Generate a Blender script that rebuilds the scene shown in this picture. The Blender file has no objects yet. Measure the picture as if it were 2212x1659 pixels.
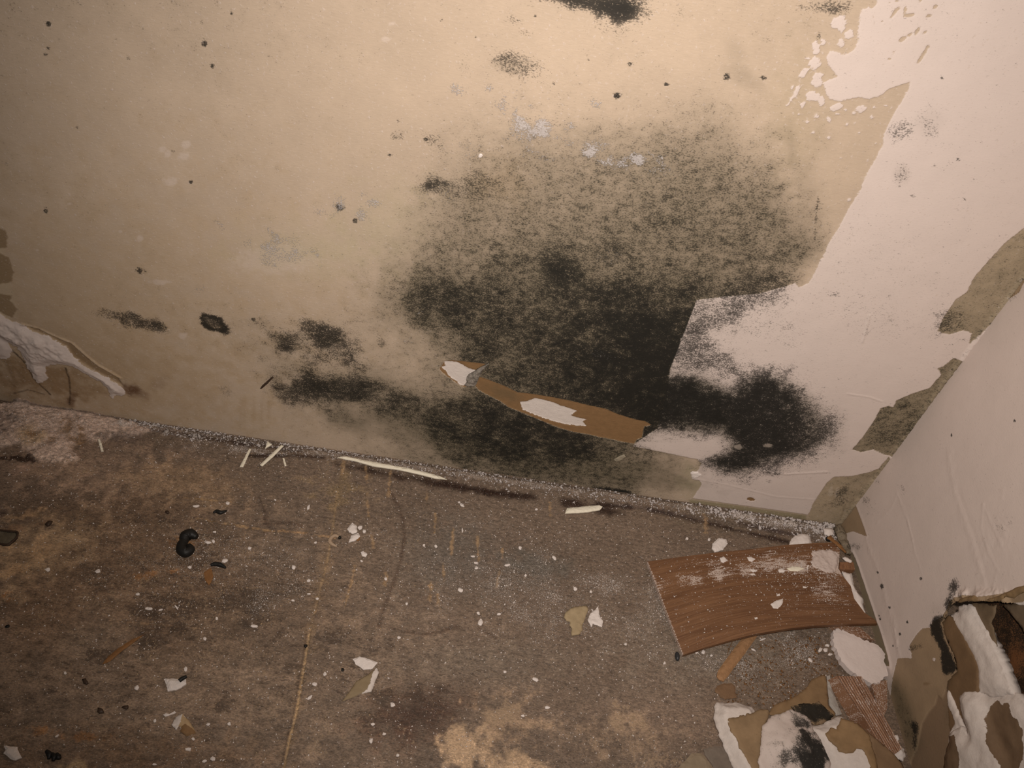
import bpy, bmesh, math, random
import numpy as np
from mathutils import Vector, Matrix
from mathutils.geometry import delaunay_2d_cdt

SC = bpy.context.scene
COL = SC.collection
# ------------------------------------------------------------------ camera
F = 1650.0
RM = np.array([[0.9874239689, -0.1522222947, -0.0426881550],
               [0.0739269322, 0.6832573146, -0.7264256677],
               [0.1397451762, 0.7141343116, 0.6859179767]])
CAM = np.array([-0.29178756, -0.37212527, 0.44596278]) * (0.8 / 0.65)
cd = bpy.data.cameras.new('camera')
cd.sensor_fit = 'HORIZONTAL'; cd.sensor_width = 36.0; cd.lens = F / 2212.0 * 36.0
cd.clip_start = 0.01; cd.clip_end = 20
cam = bpy.data.objects.new('camera', cd); COL.objects.link(cam)
m4 = Matrix.Identity(4)
for i in range(3):
    for j in range(3): m4[i][j] = RM[i, j]
    m4[i][3] = CAM[i]
cam.matrix_world = m4
SC.camera = cam
# ------------------------------------------------------------------ world, lamp, exposure
w = bpy.data.worlds.new('world'); SC.world = w; w.use_nodes = True
w.node_tree.nodes['Background'].inputs[0].default_value = (1.0, 0.86, 0.76, 1)
w.node_tree.nodes['Background'].inputs[1].default_value = 0.06
sl = bpy.data.lights.new('phone_flash', 'SPOT')
sl.energy = 15.5; sl.color = (1.0, 0.905, 0.82); sl.spot_size = math.radians(112); sl.spot_blend = 1.0
sl.shadow_soft_size = 0.004
so = bpy.data.objects.new('phone_flash', sl); COL.objects.link(so)
off = RM @ np.array([0.010, 0.014, 0.0])
aim = RM @ np.array([0.10, 0.13, -1.0])
so.location = Vector(CAM + off)
so.rotation_euler = Vector(aim).to_track_quat('-Z', 'Y').to_euler()
SC.view_settings.view_transform = 'Standard'; SC.view_settings.look = 'None'
SC.view_settings.gamma = 1.0; SC.view_settings.use_curve_mapping = False
SC.view_settings.exposure = 0.0
SC.cycles.max_bounces = 5

# ------------------------------------------------------------------ measuring helpers
def ray(px, py): return RM @ (np.array([px - 1106.0, -(py - 829.5), -F]) / F)
def on_wall(px, py, y=0.0): v = ray(px, py); return CAM + v * ((y - CAM[1]) / v[1])
def on_floor(px, py, z=0.0): v = ray(px, py); return CAM + v * ((z - CAM[2]) / v[2])
def on_right(px, py, x=0.0): v = ray(px, py); return CAM + v * ((x - CAM[0]) / v[0])
def T(ox, oy, s, pts): return [(ox + a / s, oy + b / s) for a, b in pts]

_tab = {}
def vnoise(P, scale, seed):
    if seed not in _tab: _tab[seed] = np.random.RandomState(seed).uniform(-1, 1, (256, 256))
    t = _tab[seed]; q = P / scale
    i = np.floor(q).astype(np.int64); f = q - i; f = f * f * (3 - 2 * f)
    a = i & 255; b = (i + 1) & 255
    x0, y0, x1, y1 = a[:, 0], a[:, 1], b[:, 0], b[:, 1]
    fx, fy = f[:, 0], f[:, 1]
    return (t[x0, y0] * (1 - fx) + t[x1, y0] * fx) * (1 - fy) + (t[x0, y1] * (1 - fx) + t[x1, y1] * fx) * fy
def fbm(P, scale, seed, octv=4, rough=.55):
    s = 0; a = 1.0; tot = 0
    for k in range(octv):
        s = s + a * vnoise(P + 7.31 * k, scale / 2 ** k, seed + k); tot += a; a *= rough
    return s / tot * 1.5
def sstep(x, a=0.0, b=1.0):
    t = np.clip((x - a) / (b - a), 0, 1); return t * t * (3 - 2 * t)
def inside_sd(P, poly):
    """signed distance in metres, positive inside"""
    poly = np.asarray(poly, float); n = len(poly)
    d = np.full(len(P), 1e9); c = np.zeros(len(P), bool)
    for i in range(n):
        a = poly[i]; b = poly[(i + 1) % n]; e = b - a; q = P - a
        t = np.clip((q @ e) / max(e @ e, 1e-12), 0, 1)
        r = q - t[:, None] * e
        d = np.minimum(d, (r * r).sum(1))
        cond = (a[1] > P[:, 1]) != (b[1] > P[:, 1])
        with np.errstate(divide='ignore', invalid='ignore'):
            xi = (b[0] - a[0]) * (P[:, 1] - a[1]) / (b[1] - a[1]) + a[0]
        c ^= cond & (P[:, 0] < xi)
    d = np.sqrt(d)
    return np.where(c, d, -d)

class Surf:
    """flat surface measured in metres; traces come from points of the photograph laid onto it"""
    def __init__(self, P, to2d):
        self.P = P; self.f = to2d
        self.n = {s: fbm(P, s, int(s * 1e4) % 97 + 3) for s in (.05, .02, .008, .003)}
    def uv(self, px, py): return self.f(px, py)
    def poly(self, pts, marg=.03):
        q = np.array([self.f(*p) for p in pts])
        lo = q.min(0) - marg; hi = q.max(0) + marg
        m = ((self.P > lo) & (self.P < hi)).all(1)
        out = np.full(len(self.P), -marg)
        if m.any(): out[m] = np.maximum(inside_sd(self.P[m], q), -marg)
        return out
    def blob(self, cx, cy, rx, ry, rot=0, soft=.6, nz=.35, ns=.008):
        c = self.f(cx, cy); ex = (self.f(cx + 4, cy) - c) / 4; ey = (self.f(cx, cy + 4) - c) / 4
        Ji = np.linalg.inv(np.array([ex, ey]).T)
        a = math.radians(rot); Rt = np.array([[math.cos(a), math.sin(a)], [-math.sin(a), math.cos(a)]])
        M = np.diag([1 / rx, 1 / ry]) @ Rt @ Ji
        q = (self.P - c) @ M.T
        d = np.sqrt((q * q).sum(1))
        return sstep((1 - d + nz * self.n[ns]) / soft)
    def line(self, pts, wpx, soft=1.0, nz=.3, ns=.003):
        q = [self.f(*p) for p in pts]
        c = q[0]; sc = np.linalg.norm(self.f(pts[0][0] + 4, pts[0][1]) - c) / 4
        wd = wpx * sc; d = np.full(len(self.P), 1e9)
        for a, b in zip(q[:-1], q[1:]):
            e = b - a; r = self.P - a
            t = np.clip((r @ e) / (e @ e), 0, 1); r = r - t[:, None] * e
            d = np.minimum(d, (r * r).sum(1))
        d = np.sqrt(d) / wd
        return sstep((1 - d + nz * self.n[ns]) / soft)

# ------------------------------------------------------------------ object helpers
def tag(o, label=None, cat=None, group=None, kind=None):
    if label: o['label'] = label
    if cat: o['category'] = cat
    if group: o['group'] = group
    if kind: o['kind'] = kind
    return o
def link(name, me, mat, parent=None):
    o = bpy.data.objects.new(name, me); COL.objects.link(o)
    if mat: me.materials.append(mat)
    if parent: o.parent = parent
    return o
def mesh_of(name, V, Fc, smooth=True):
    me = bpy.data.meshes.new(name); me.from_pydata([tuple(v) for v in V], [], Fc); me.update()
    if smooth: me.polygons.foreach_set('use_smooth', [True] * len(me.polygons))
    return me
def fset(me, name, arr):
    at = me.attributes.new(name, 'FLOAT', 'POINT'); at.data.foreach_set('value', np.ascontiguousarray(arr, dtype=np.float32))
def cset(me, name, arr):
    at = me.attributes.new(name, 'FLOAT_COLOR', 'POINT')
    c = np.ones((len(arr), 4), np.float32); c[:, :3] = arr; at.data.foreach_set('color', c.ravel())
def grid_mesh(name, V, nx, ny, keep=None):
    me = bpy.data.meshes.new(name)
    i, j = np.meshgrid(np.arange(nx - 1), np.arange(ny - 1), indexing='ij')
    a = (i * ny + j).ravel(); q = np.stack([a, a + ny, a + ny + 1, a + 1], 1)
    if keep is not None: q = q[keep(q)]
    me.vertices.add(len(V)); me.vertices.foreach_set('co', np.ascontiguousarray(V, dtype=np.float32).ravel())
    n = len(q); me.loops.add(n * 4); me.loops.foreach_set('vertex_index', q.astype(np.int32).ravel())
    me.polygons.add(n); me.polygons.foreach_set('loop_start', np.arange(0, n * 4, 4, dtype=np.int32))
    me.polygons.foreach_set('use_smooth', np.ones(n, bool)); me.update(calc_edges=True); me.validate()
    return me

# ------------------------------------------------------------------ materials
class NT:
    def __init__(self, name):
        self.m = bpy.data.materials.new(name); self.m.use_nodes = True
        self.t = self.m.node_tree; self.N = self.t.nodes; self.b = self.N['Principled BSDF']
        self.tc = self.N.new('ShaderNodeTexCoord').outputs['Object']
    def put(self, sock, v):
        if isinstance(v, bpy.types.NodeSocket): self.t.links.new(v, sock)
        elif isinstance(v, tuple) and len(v) == 3 and sock.type == 'RGBA': sock.default_value = (*v, 1)
        else: sock.default_value = v
    def math(self, op, a, b=0.0, c=None):
        n = self.N.new('ShaderNodeMath'); n.operation = op
        self.put(n.inputs[0], a); self.put(n.inputs[1], b)
        if c is not None: self.put(n.inputs[2], c)
        return n.outputs[0]
    def attr(self, name, col=False):
        n = self.N.new('ShaderNodeAttribute'); n.attribute_name = name
        return n.outputs['Color' if col else 'Fac']
    def map(self, scale=(1, 1, 1), rot=(0, 0, 0), vec=None):
        n = self.N.new('ShaderNodeMapping'); self.put(n.inputs['Vector'], vec or self.tc)
        n.inputs['Scale'].default_value = scale; n.inputs['Rotation'].default_value = rot; return n.outputs[0]
    def noise(self, scale, detail=3, rough=.55, vec=None):
        n = self.N.new('ShaderNodeTexNoise'); self.put(n.inputs['Vector'], vec or self.tc)
        n.inputs['Scale'].default_value = scale; n.inputs['Detail'].default_value = detail
        n.inputs['Roughness'].default_value = rough; return n.outputs['Fac']
    def ss(self, v, a, b, lo=0., hi=1.):
        n = self.N.new('ShaderNodeMapRange'); n.interpolation_type = 'SMOOTHSTEP'
        self.put(n.inputs[0], v)
        for k, x in zip((1, 2, 3, 4), (a, b, lo, hi)): n.inputs[k].default_value = x
        return n.outputs[0]
    def mix(self, fac, a, b, mode='MIX'):
        n = self.N.new('ShaderNodeMix'); n.data_type = 'RGBA'; n.blend_type = mode
        self.put(n.inputs[0], fac); self.put(n.inputs[6], a); self.put(n.inputs[7], b); return n.outputs[2]
    def gain(self, col, f):
        n = self.N.new('ShaderNodeVectorMath'); n.operation = 'SCALE'
        self.put(n.inputs[0], col); self.put(n.inputs['Scale'], f); return n.outputs[0]
    def thresh(self, noise, dens, w=.05, k=.8):   # speckles: more noise peaks show as the density grows
        return self.ss(self.math('ADD', noise, self.math('MULTIPLY_ADD', dens, k, -.5 * k)), .5 - w, .5 + w)
    def con(self, v, g): return self.math('MULTIPLY_ADD', v, g, .5 - .5 * g)
    def edge(self, sd, noise, amp=1.4, w=.22):
        return self.ss(self.math('ADD', sd, self.math('MULTIPLY_ADD', noise, amp, -.5 * amp)), -w, w)
    def bump(self, h, dist, strength=1.0):
        n = self.N.new('ShaderNodeBump'); n.inputs['Distance'].default_value = dist; n.inputs['Strength'].default_value = strength
        self.put(n.inputs['Height'], h); self.put(self.b.inputs['Normal'], n.outputs[0])
    def done(self, col, rough=.7, spec=.3):
        self.put(self.b.inputs['Base Color'], col); self.put(self.b.inputs['Roughness'], rough)
        self.b.inputs['Specular IOR Level'].default_value = spec
        return self.m

PAINT = (.585, .495, .450); BROWN = (.205, .118, .055); GYP = (.60, .53, .485); MOLD = (.010, .010, .009)
TAN = np.array([.455, .357, .268])
def surf_mat(name, stretch=(1, 1, 1), mold_k=.8):
    n = NT(name)
    v = n.map(stretch)
    nA = n.noise(1250, 3, .65, v); nB = n.noise(300, 5, .62, v); nC = n.noise(480, 3); nD = n.noise(60, 4, .6)
    nm = n.con(n.math('ADD', n.math('MULTIPLY', nA, .68), n.math('MULTIPLY', nB, .32)), 2.4)
    fib = n.noise(700, 3, .6, n.map((stretch[0] * .5, stretch[1] * .5, 1.6)))
    paper = n.gain(n.attr('tint', True), n.math('MULTIPLY_ADD', fib, .22, .89))
    paper = n.gain(paper, n.math('MULTIPLY_ADD', nD, .12, .94))
    pm = n.edge(n.attr('paint'), nC)
    c = n.mix(pm, paper, n.gain(PAINT_SOCK(n), n.math('MULTIPLY_ADD', nD, .10, .95)))
    c = n.mix(n.edge(n.attr('brown'), nC), c, n.gain(RGB(n, BROWN), n.math('MULTIPLY_ADD', nB, .5, .75)))
    haze = n.math('MULTIPLY', n.attr('haze'), n.math('MULTIPLY_ADD', nB, .5, .65))
    c = n.mix(haze, c, RGB(n, (.082, .070, .042)))
    gm = n.edge(n.attr('gyp'), nC, 2.6)
    c = n.mix(gm, c, n.gain(RGB(n, GYP), n.math('MULTIPLY_ADD', nB, .25, .87)))
    mm = n.thresh(nm, n.attr('mold'), .17, mold_k)
    c = n.mix(n.math('MULTIPLY', mm, n.ss(n.attr('mold'), .15, .95, .60, .95)), c, RGB(n, MOLD))
    fz = n.thresh(n.con(n.noise(900, 3, .7, n.map((.8, .8, 1.1))), 1.6), n.attr('fuzz'), .08)
    c = n.mix(n.math('MULTIPLY', fz, .72), c, n.gain(RGB(n, (.48, .445, .44)), n.math('MULTIPLY_ADD', nm, .9, .45)))
    hgt = n.math('ADD', n.math('MULTIPLY', fib, .35), n.math('MULTIPLY', nm, .2))
    hgt = n.math('ADD', hgt, n.math('MULTIPLY', pm, .8))
    hgt = n.math('ADD', hgt, n.math('MULTIPLY', fz, .8))
    hgt = n.math('ADD', hgt, n.math('MULTIPLY', n.math('MULTIPLY', gm, nB), 1.6))
    n.bump(hgt, .00022)
    return n.done(c, .68, .18)
def RGB(n, c):
    s = n.N.new('ShaderNodeRGB'); s.outputs[0].default_value = (*c, 1); return s.outputs[0]
def PAINT_SOCK(n): return RGB(n, PAINT)

def plain_mat(name, col, var=.25, scale=250, rough=.75, bump=.0002, spec=.25):
    n = NT(name)
    a = n.noise(scale, 4, .6); b = n.noise(scale * 4, 2)
    c = n.gain(RGB(n, col), n.math('MULTIPLY_ADD', a, var * 2, 1 - var))
    n.bump(n.math('ADD', a, n.math('MULTIPLY', b, .4)), bump)
    return n.done(c, rough, spec)

def wood_mat(name, light, dark, dust=False):
    """grain runs along the attribute gu, across gv (metres)"""
    n = NT(name)
    cx = n.N.new('ShaderNodeCombineXYZ'); n.put(cx.inputs[0], n.attr('gu')); n.put(cx.inputs[1], n.attr('gv'))
    v = cx.outputs[0]
    g1 = n.noise(900, 3, .6, n.map((.03, 1, 1), vec=v)); g2 = n.noise(160, 4, .6, n.map((.07, 1, 1), vec=v))
    g3 = n.noise(60, 3, .5, n.map((.10, 1, 1), vec=v))
    k = n.math('ADD', n.math('MULTIPLY', g1, .45), n.math('MULTIPLY', g2, .35)); k = n.math('ADD', k, n.math('MULTIPLY', g3, .2))
    c = n.mix(n.ss(k, .38, .62), RGB(n, dark), RGB(n, light))
    if dust:
        nd = n.noise(1200, 2, .6); ns = n.noise(700, 3, .6, n.map((.12, 1, 1), vec=v))
        dd = n.attr('dust')
        m1 = n.thresh(n.con(n.math('ADD', n.math('MULTIPLY', nd, .5), n.math('MULTIPLY', ns, .5)), 2.4), dd, .12)
        c = n.mix(n.math('MULTIPLY', m1, .75), c, RGB(n, (.60, .50, .44)))
    n.bump(k, .00025)
    return n.done(c, .55, .35)

M_WALL = surf_mat('stained_drywall_paper', (.6, .6, 1.0))
M_FLAKE = surf_mat('torn_drywall', (1, 1, 1))
M_WHITE = plain_mat('white_plaster', (.66, .59, .55), .1)
M_CREAM = plain_mat('cream_splinter', (.74, .68, .55), .1)
M_TANP = plain_mat('tan_paper', (.33, .245, .155), .2)
M_BROWNP = plain_mat('brown_paper', (.17, .10, .055), .3)
M_RUST = plain_mat('rust_wood', (.20, .095, .035), .3)
M_BLACK = plain_mat('black_grime', (.012, .011, .010), .4, rough=.5)
M_DARKB = plain_mat('dark_brown_husk', (.05, .030, .020), .4, rough=.5)
M_GREYP = plain_mat('grey_paper', (.20, .165, .135), .3)
M_GRUB = plain_mat('grub_skin', (.36, .26, .18), .25, 400, .5)
M_BOARD = wood_mat('brown_wood_grain', (.200, .100, .048), (.112, .050, .022), True)
M_WOOD = wood_mat('raw_wood', (.25, .125, .060), (.14, .062, .030), True)
M_STUD = wood_mat('dark_stud_wood', (.075, .028, .012), (.035, .014, .007), True)
# ------------------------------------------------------------------ wall behind (the mouldy one)
H = .0008
def axis(lo_far, lo, hi, hi_far=None):
    a = [np.linspace(lo_far, lo, 8)[:-1], np.arange(lo, hi + H * .5, H)]
    if hi_far is not None: a.append(np.linspace(hi, hi_far, 8)[1:])
    return np.concatenate(a)
def grid(ax, ay):
    X, Y = np.meshgrid(ax, ay, indexing='ij'); return np.stack([X.ravel(), Y.ravel()], 1)

ax = axis(-1.15, -.83, 0.0); az = axis(-.012, 0.0, .48, .85)
Pw = grid(ax, az)
S = Surf(Pw, lambda px, py: on_wall(px, py)[[0, 2]])
N0 = np.zeros(len(Pw))
mx = np.maximum
def acc(cur, m, amp): return 1 - (1 - cur) * (1 - np.clip(m * amp, 0, 1))

# white paint left on the wall
C2 = lambda p: T(1700, 0, 2.765, p)
C3 = lambda p: T(1700, 500, 2.37, p)
C7 = lambda p: T(800, 650, 2.0109, p)
main = C2([(520, -40), (540, 20), (440, 60), (430, 130), (425, 200), (425, 250), (400, 295), (350, 328), (260, 300), (235, 340), (245, 390), (305, 455), (260, 475), (215, 490), (228, 550), (255, 590), (310, 608), (400, 585), (440, 580), (490, 592), (560, 570), (610, 530), (735, 488),
           (728, 530), (700, 580), (655, 650), (620, 710), (580, 800), (570, 870), (520, 960), (465, 1060), (440, 1130), (400, 1200), (370, 1240), (340, 1300), (300, 1375), (250, 1450), (205, 1540), (165, 1630)])
main += C3([(110, 262), (85, 275), (62, 285), (40, 262), (15, 272)]) + [(1690, 620), (1640, 634), (1570, 640), (1505, 648), (1488, 690), (1470, 735), (1445, 806), (1440, 860), (1420, 925)]
main += C7([(1190, 590), (1150, 620), (1140, 632), (1260, 655), (1340, 672), (1420, 688), (1440, 706), (1425, 735), (1395, 760), (1400, 775), (1430, 780), (1440, 796), (1425, 820), (1400, 858), (1560, 880), (1760, 908), (1900, 928)])
main += [(1760, 1090), (1830, 1120), (2250, 600), (2250, -40)]
paint = S.poly(main)
tanA = [(2260, 440)] + C2([(1416, 1360), (1300, 1450), (1200, 1560), (1115, 1659)]) + C3([(920, 310), (860, 350), (800, 440), (770, 512), (830, 527), (900, 505), (945, 520), (930, 580), (1300, 200), (1400, 0)])
tanB = C3([(850, 648), (800, 690), (770, 700), (790, 730), (730, 800), (640, 830), (560, 865), (545, 900), (520, 893), (480, 905), (440, 980), (390, 1050), (335, 1115), (380, 1130), (440, 1115), (500, 1142), (560, 1150), (900, 750), (900, 660)])
tanC = C3([(520, 1150), (470, 1212), (420, 1232), (330, 1252), (240, 1256), (200, 1290), (130, 1400), (105, 1468), (100, 1540), (330, 1540), (560, 1200)])
for t in (tanA, tanB, tanC): paint = np.minimum(paint, -S.poly(t))
def dab(x, y, rx, ry, rot=0, s=2.765, ox=1700, oy=0):
    m = S.blob(ox + x / s, oy + y / s, rx / s * 1.75, ry / s * 1.75, rot, 1.2, .22, .003)
    return (m - .42) * min(rx, ry) / s * .0005
for d in [(310, 140, 55, 60), (370, 205, 32, 38), (325, 262, 24, 35), (165, 378, 44, 48), (182, 470, 42, 55), (172, 290, 33, 42), (95, 440, 52, 26, -40), (150, 572, 45, 38), (90, 625, 18, 35, 20), (210, 603, 25, 30), (290, 642, 50, 22, -15), (350, 655, 12, 12), (440, 648, 36, 24), (400, 675, 14, 10), (505, 700, 14, 14), (250, 720, 22, 25), (175, 695, 12, 12), (120, 725, 20, 10), (250, 820, 10, 12), (55, 545, 68, 14, -62), (20, 600, 45, 10, -60), (520, 640, 10, 8), (355, 742, 10, 12), (320, 942, 8, 6), (430, 790, 8, 6), (155, 790, 8, 6), (375, 1193, 14, 10), (318, 858, 7, 8), (125, 350, 20, 14), (215, 250, 18, 26), (480, 960, 5, 4), (590, 630, 12, 8), (70, 680, 8, 7), (300, 680, 18, 7), (395, 1135, 5, 4), (30, 520, 26, 8, -62), (530, 855, 8, 6)]:
    paint = mx(paint, dab(*d) - 0)
for d in [(640, 78, 52, 9, -52), (705, 50, 12, 32, 8), (740, 88, 42, 11, -8), (882, 42, 18, 20), (845, 95, 14, 8), (690, 232, 28, 16, -25), (735, 205, 22, 8, -30), (778, 185, 11, 32, 28), (825, 193, 24, 12, -35), (610, 355, 12, 8), (812, 325, 70, 11, -60), (640, 308, 15, 7, -20), (510, 20, 24, 34, 20), (405, 85, 30, 62, 20), (240, 180, 26, 42), (570, 126, 12, 7), (612, 15, 10, 6), (800, 0, 10, 14), (660, 5, 20, 5), (490, 945, 7, 12, -30)]:
    paint = np.minimum(paint, -dab(*d))
paint = np.minimum(paint, -(S.blob(1775, 545, 18, 36, 20, 1.2) - .45) * .004)
paint *= 1000.0

# torn brown paper and bare gypsum
C5 = lambda p: T(860, 720, 3.687, p)
brown = S.poly(C5([(610, 410), (650, 345), (720, 370), (850, 420), (950, 470), (1100, 488), (1230, 510), (1320, 528), (1420, 550), (1520, 575), (1650, 602), (1750, 645), (1800, 660), (1900, 690), (1965, 700), (2020, 732), (1960, 745), (1950, 790), (1942, 832), (1900, 850), (1880, 882), (1800, 870), (1700, 845), (1600, 828), (1500, 805), (1400, 788), (1320, 765), (1240, 738), (1080, 670), (960, 620), (880, 590), (820, 545), (700, 485), (640, 452)]))
brown = mx(brown, S.poly(C5([(330, 280), (370, 225), (420, 215), (500, 222), (600, 232), (700, 245), (640, 300), (560, 420), (520, 430), (470, 400), (400, 350), (350, 310)])))
gyp = S.poly(C5([(340, 272), (375, 262), (365, 225), (420, 228), (470, 232), (520, 258), (560, 282), (620, 298), (570, 345), (545, 400), (520, 425), (490, 410), (440, 370), (400, 340), (380, 305)]))
gyp = mx(gyp, S.poly(C5([(972, 550), (1030, 545), (1090, 520), (1160, 535), (1250, 560), (1290, 580), (1330, 590), (1420, 622), (1375, 658), (1420, 675), (1500, 690), (1470, 705), (1500, 745), (1420, 740), (1330, 730), (1200, 695), (1080, 652), (990, 612)])))
C4 = lambda p: T(0, 450, 2.764, p)
gash = S.poly(C4([(-60, 590), (0, 622), (60, 668), (130, 690), (200, 735), (300, 770), (400, 830), (440, 890), (500, 940), (560, 972), (640, 1012), (700, 1042), (742, 1072), (752, 1110), (722, 1116), (690, 1110), (670, 1132), (650, 1085), (600, 1032), (520, 992), (440, 940), (350, 930), (300, 935), (265, 945), (285, 1000), (262, 1045), (225, 1040), (195, 1000), (155, 915), (100, 825), (40, 792), (-60, 740)]))
gash2 = S.poly(C4([(-60, 770), (0, 772), (45, 800), (72, 845), (55, 892), (0, 892), (-60, 890)]))
pink = mx(gash, gash2) + .0013 * S.n[.003] + .0010 * S.n[.008]
torn = S.poly(C4([(-60, 110), (0, 122), (30, 130), (46, 165), (38, 232), (10, 240), (-60, 236)]))
torn = mx(torn, S.poly(C4([(-60, 262), (0, 268), (50, 292), (68, 340), (82, 382), (70, 438), (30, 448), (-60, 452)])))
torn = mx(torn, S.poly(C4([(-60, 500), (0, 510), (72, 520), (60, 550), (102, 600), (70, 650), (45, 640), (-60, 590)])))
strip = S.poly(C4([(130, 692), (230, 715), (330, 765), (430, 808), (520, 890), (585, 938), (700, 1005), (740, 1065), (640, 1010), (560, 970), (440, 890), (400, 830), (300, 770), (200, 730)]))
brown = brown * 1000
paint = mx(paint, pink * 1000)
gyp *= 1000
brown = mx(brown, (S.blob(1621, 1078, 10, 4, 8, .8, .5, .003) - .45) * 3)

# mould: how thick it grows
mold = N0.copy(); haze = N0.copy(); fuzz = N0.copy()
W = S.n
def M(cx, cy, rx, ry, rot, amp, soft=.8, nz=.45, ns=.02):
    global mold; mold = acc(mold, S.blob(cx, cy, rx * 1.25, ry * 1.25, rot, soft, nz, ns), amp)
def Hz(cx, cy, rx, ry, rot, amp, soft=1.0, nz=.3, ns=.02):
    global haze; haze = acc(haze, S.blob(cx, cy, rx, ry, rot, soft, nz, ns), amp)
def Fz(cx, cy, rx, ry, rot, amp, soft=.9, nz=.6, ns=.008):
    global fuzz; fuzz = acc(fuzz, S.blob(cx, cy, rx * 1.5, ry * 1.5, rot, 1.1, nz, ns), min(amp * 1.12, .54))
# how dense the growth is, sampled over the paper and over the paint
DP = {0: [(900, 100, 0), (1200, 130, 0), (1500, 120, 0), (300, 300, 0), (300, 800, 0), (500, 950, 0), (100, 600, 0), (600, 600, 0), (700, 300, 0), (1900, 300, 0), (450, 500, 0), (650, 450, .02)],
 190: [(900, 0), (1000, 0), (1150, .02), (1300, .02), (1450, .04), (1600, .02), (1750, .02)], 240: [(850, 0), (950, .05), (1050, .12), (1150, .12), (1250, .08), (1350, .10), (1450, .22), (1550, .20), (1650, .06), (1750, .02)],
 300: [(830, .02), (900, .08), (980, .2), (1050, .24), (1150, .3), (1250, .3), (1350, .32), (1450, .36), (1550, .38), (1650, .22), (1720, .06), (1800, 0)], 360: [(800, .01), (900, .1), (980, .28), (1050, .36), (1150, .4), (1250, .42), (1350, .44), (1450, .44), (1550, .46), (1650, .42), (1720, .14), (1790, .03)],
 420: [(780, .02), (850, .07), (920, .25), (1000, .43), (1080, .42), (1180, .42), (1300, .44), (1420, .48), (1550, .5), (1650, .48), (1730, .22), (1800, .02)], 480: [(770, .03), (830, .09), (900, .27), (980, .42), (1080, .44), (1200, .44), (1300, .47), (1420, .51), (1550, .52), (1660, .52), (1750, .32), (1810, .03)],
 540: [(740, .03), (800, .09), (860, .22), (930, .40), (1030, .42), (1130, .5), (1250, .53), (1350, .5), (1480, .5), (1600, .52), (1700, .54), (1760, .42), (1800, .05)], 590: [(720, .03), (790, .14), (850, .32), (920, .52), (1000, .48), (1080, .6), (1150, .57), (1220, .74), (1300, .54), (1400, .54), (1500, .52), (1600, .5), (1700, .42), (1770, .05)],
 640: [(700, .03), (780, .13), (840, .36), (900, .6), (980, .66), (1080, .64), (1180, .66), (1280, .72), (1370, .75), (1450, .66), (1500, .6)], 690: [(760, .12), (840, .3), (920, .6), (1000, .68), (1100, .68), (1200, .66), (1300, .8), (1400, .85), (1470, .8)],
 740: [(840, .14), (900, .18), (960, .48), (1050, .68), (1150, .67), (1250, .8), (1350, .92), (1440, .88)], 790: [(720, .15), (800, .2), (880, .17), (950, .32), (1050, .6), (1130, .62), (1220, .76), (1300, .9), (1380, .92), (1450, .9)],
 840: [(540, .02), (640, .28), (720, .38), (800, .42), (880, .36), (950, .38), (1100, .62), (1200, .76), (1280, .86), (1380, .92), (1480, .95)], 890: [(560, .03), (640, .15), (720, .26), (800, .32), (880, .42), (960, .62), (1030, .72), (1100, .72), (1400, .9), (1480, .95)],
 930: [(560, .04), (700, .10), (800, .18), (880, .38), (960, .76), (1050, .86), (1120, .86), (1200, .86), (1280, .72), (1400, .85)], 970: [(720, .08), (820, .2), (900, .34), (980, .58), (1060, .72), (1150, .76), (1250, .76), (1320, .62), (1380, .45)],
 1010: [(850, .2), (950, .36), (1050, .5), (1150, .54), (1250, .54), (1350, .46), (1440, .3), (1500, .1)], 1050: [(1150, .44), (1250, .48), (1350, .5), (1420, .25), (1500, .06), (1600, 0)]}
DQ = {850: [(1440, .92), (1490, .93)], 900: [(1430, .9), (1500, .93)], 640: [(1510, .52), (1560, .40), (1620, .40), (1680, .32), (1740, .06)], 600: [(1720, .2), (1770, .05)], 690: [(1500, .5), (1530, .28), (1580, .18), (1640, .10), (1720, .05), (1800, .02)], 740: [(1480, .45), (1510, .2), (1560, .12), (1640, .03), (1750, .0)],
 780: [(1460, .5), (1500, .36), (1560, .35), (1640, .12), (1720, .02)], 100: [(1900, 0), (2100, 0)], 400: [(2000, 0), (2150, 0)], 860: [(1850, 0)], 1040: [(1600, .02), (1750, .0)], 960: [(1380, .5), (1440, .22), (1500, .16), (1830, .04)], 800: [(1600, .3), (1700, .06), (1800, 0)]}
def sampled(D, pw=2.2, eps=.012):
    num = np.zeros(len(Pw)); den = num.copy()
    for y, row in D.items():
        for it in row:
            x, yy_, v = it if len(it) == 3 else (it[0], y, it[1])
            c = S.f(x, yy_); w = 1 / (((Pw - c) ** 2).sum(1) + eps * eps) ** pw; num += w * v; den += w
    return num / den
dp = sampled(DP); dq = sampled(DQ)
base_m = np.where(paint > 0, dq, dp)
base_m = np.minimum(base_m, .5 + (base_m - .5) * .86) - .05 * sstep(base_m, .15, .3) * (1 - sstep(base_m, .5, .7)); base_m = base_m * (1 + .11 * W[.02] + (.10 + .12 * base_m) * W[.008] + .13 * W[.003]); base_m *= 1 - sstep(pink, -.001, .001)
mold = np.clip(base_m, 0, 1); field = np.where(paint > 0, dq * .6, dp) * (1 - sstep(pink, -.001, .001))
M(1330, 1064, 60, 10, 8, .8); M(1230, 590, 60, 40, 60, .25); M(960, 640, 70, 40, 0, .2)
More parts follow.
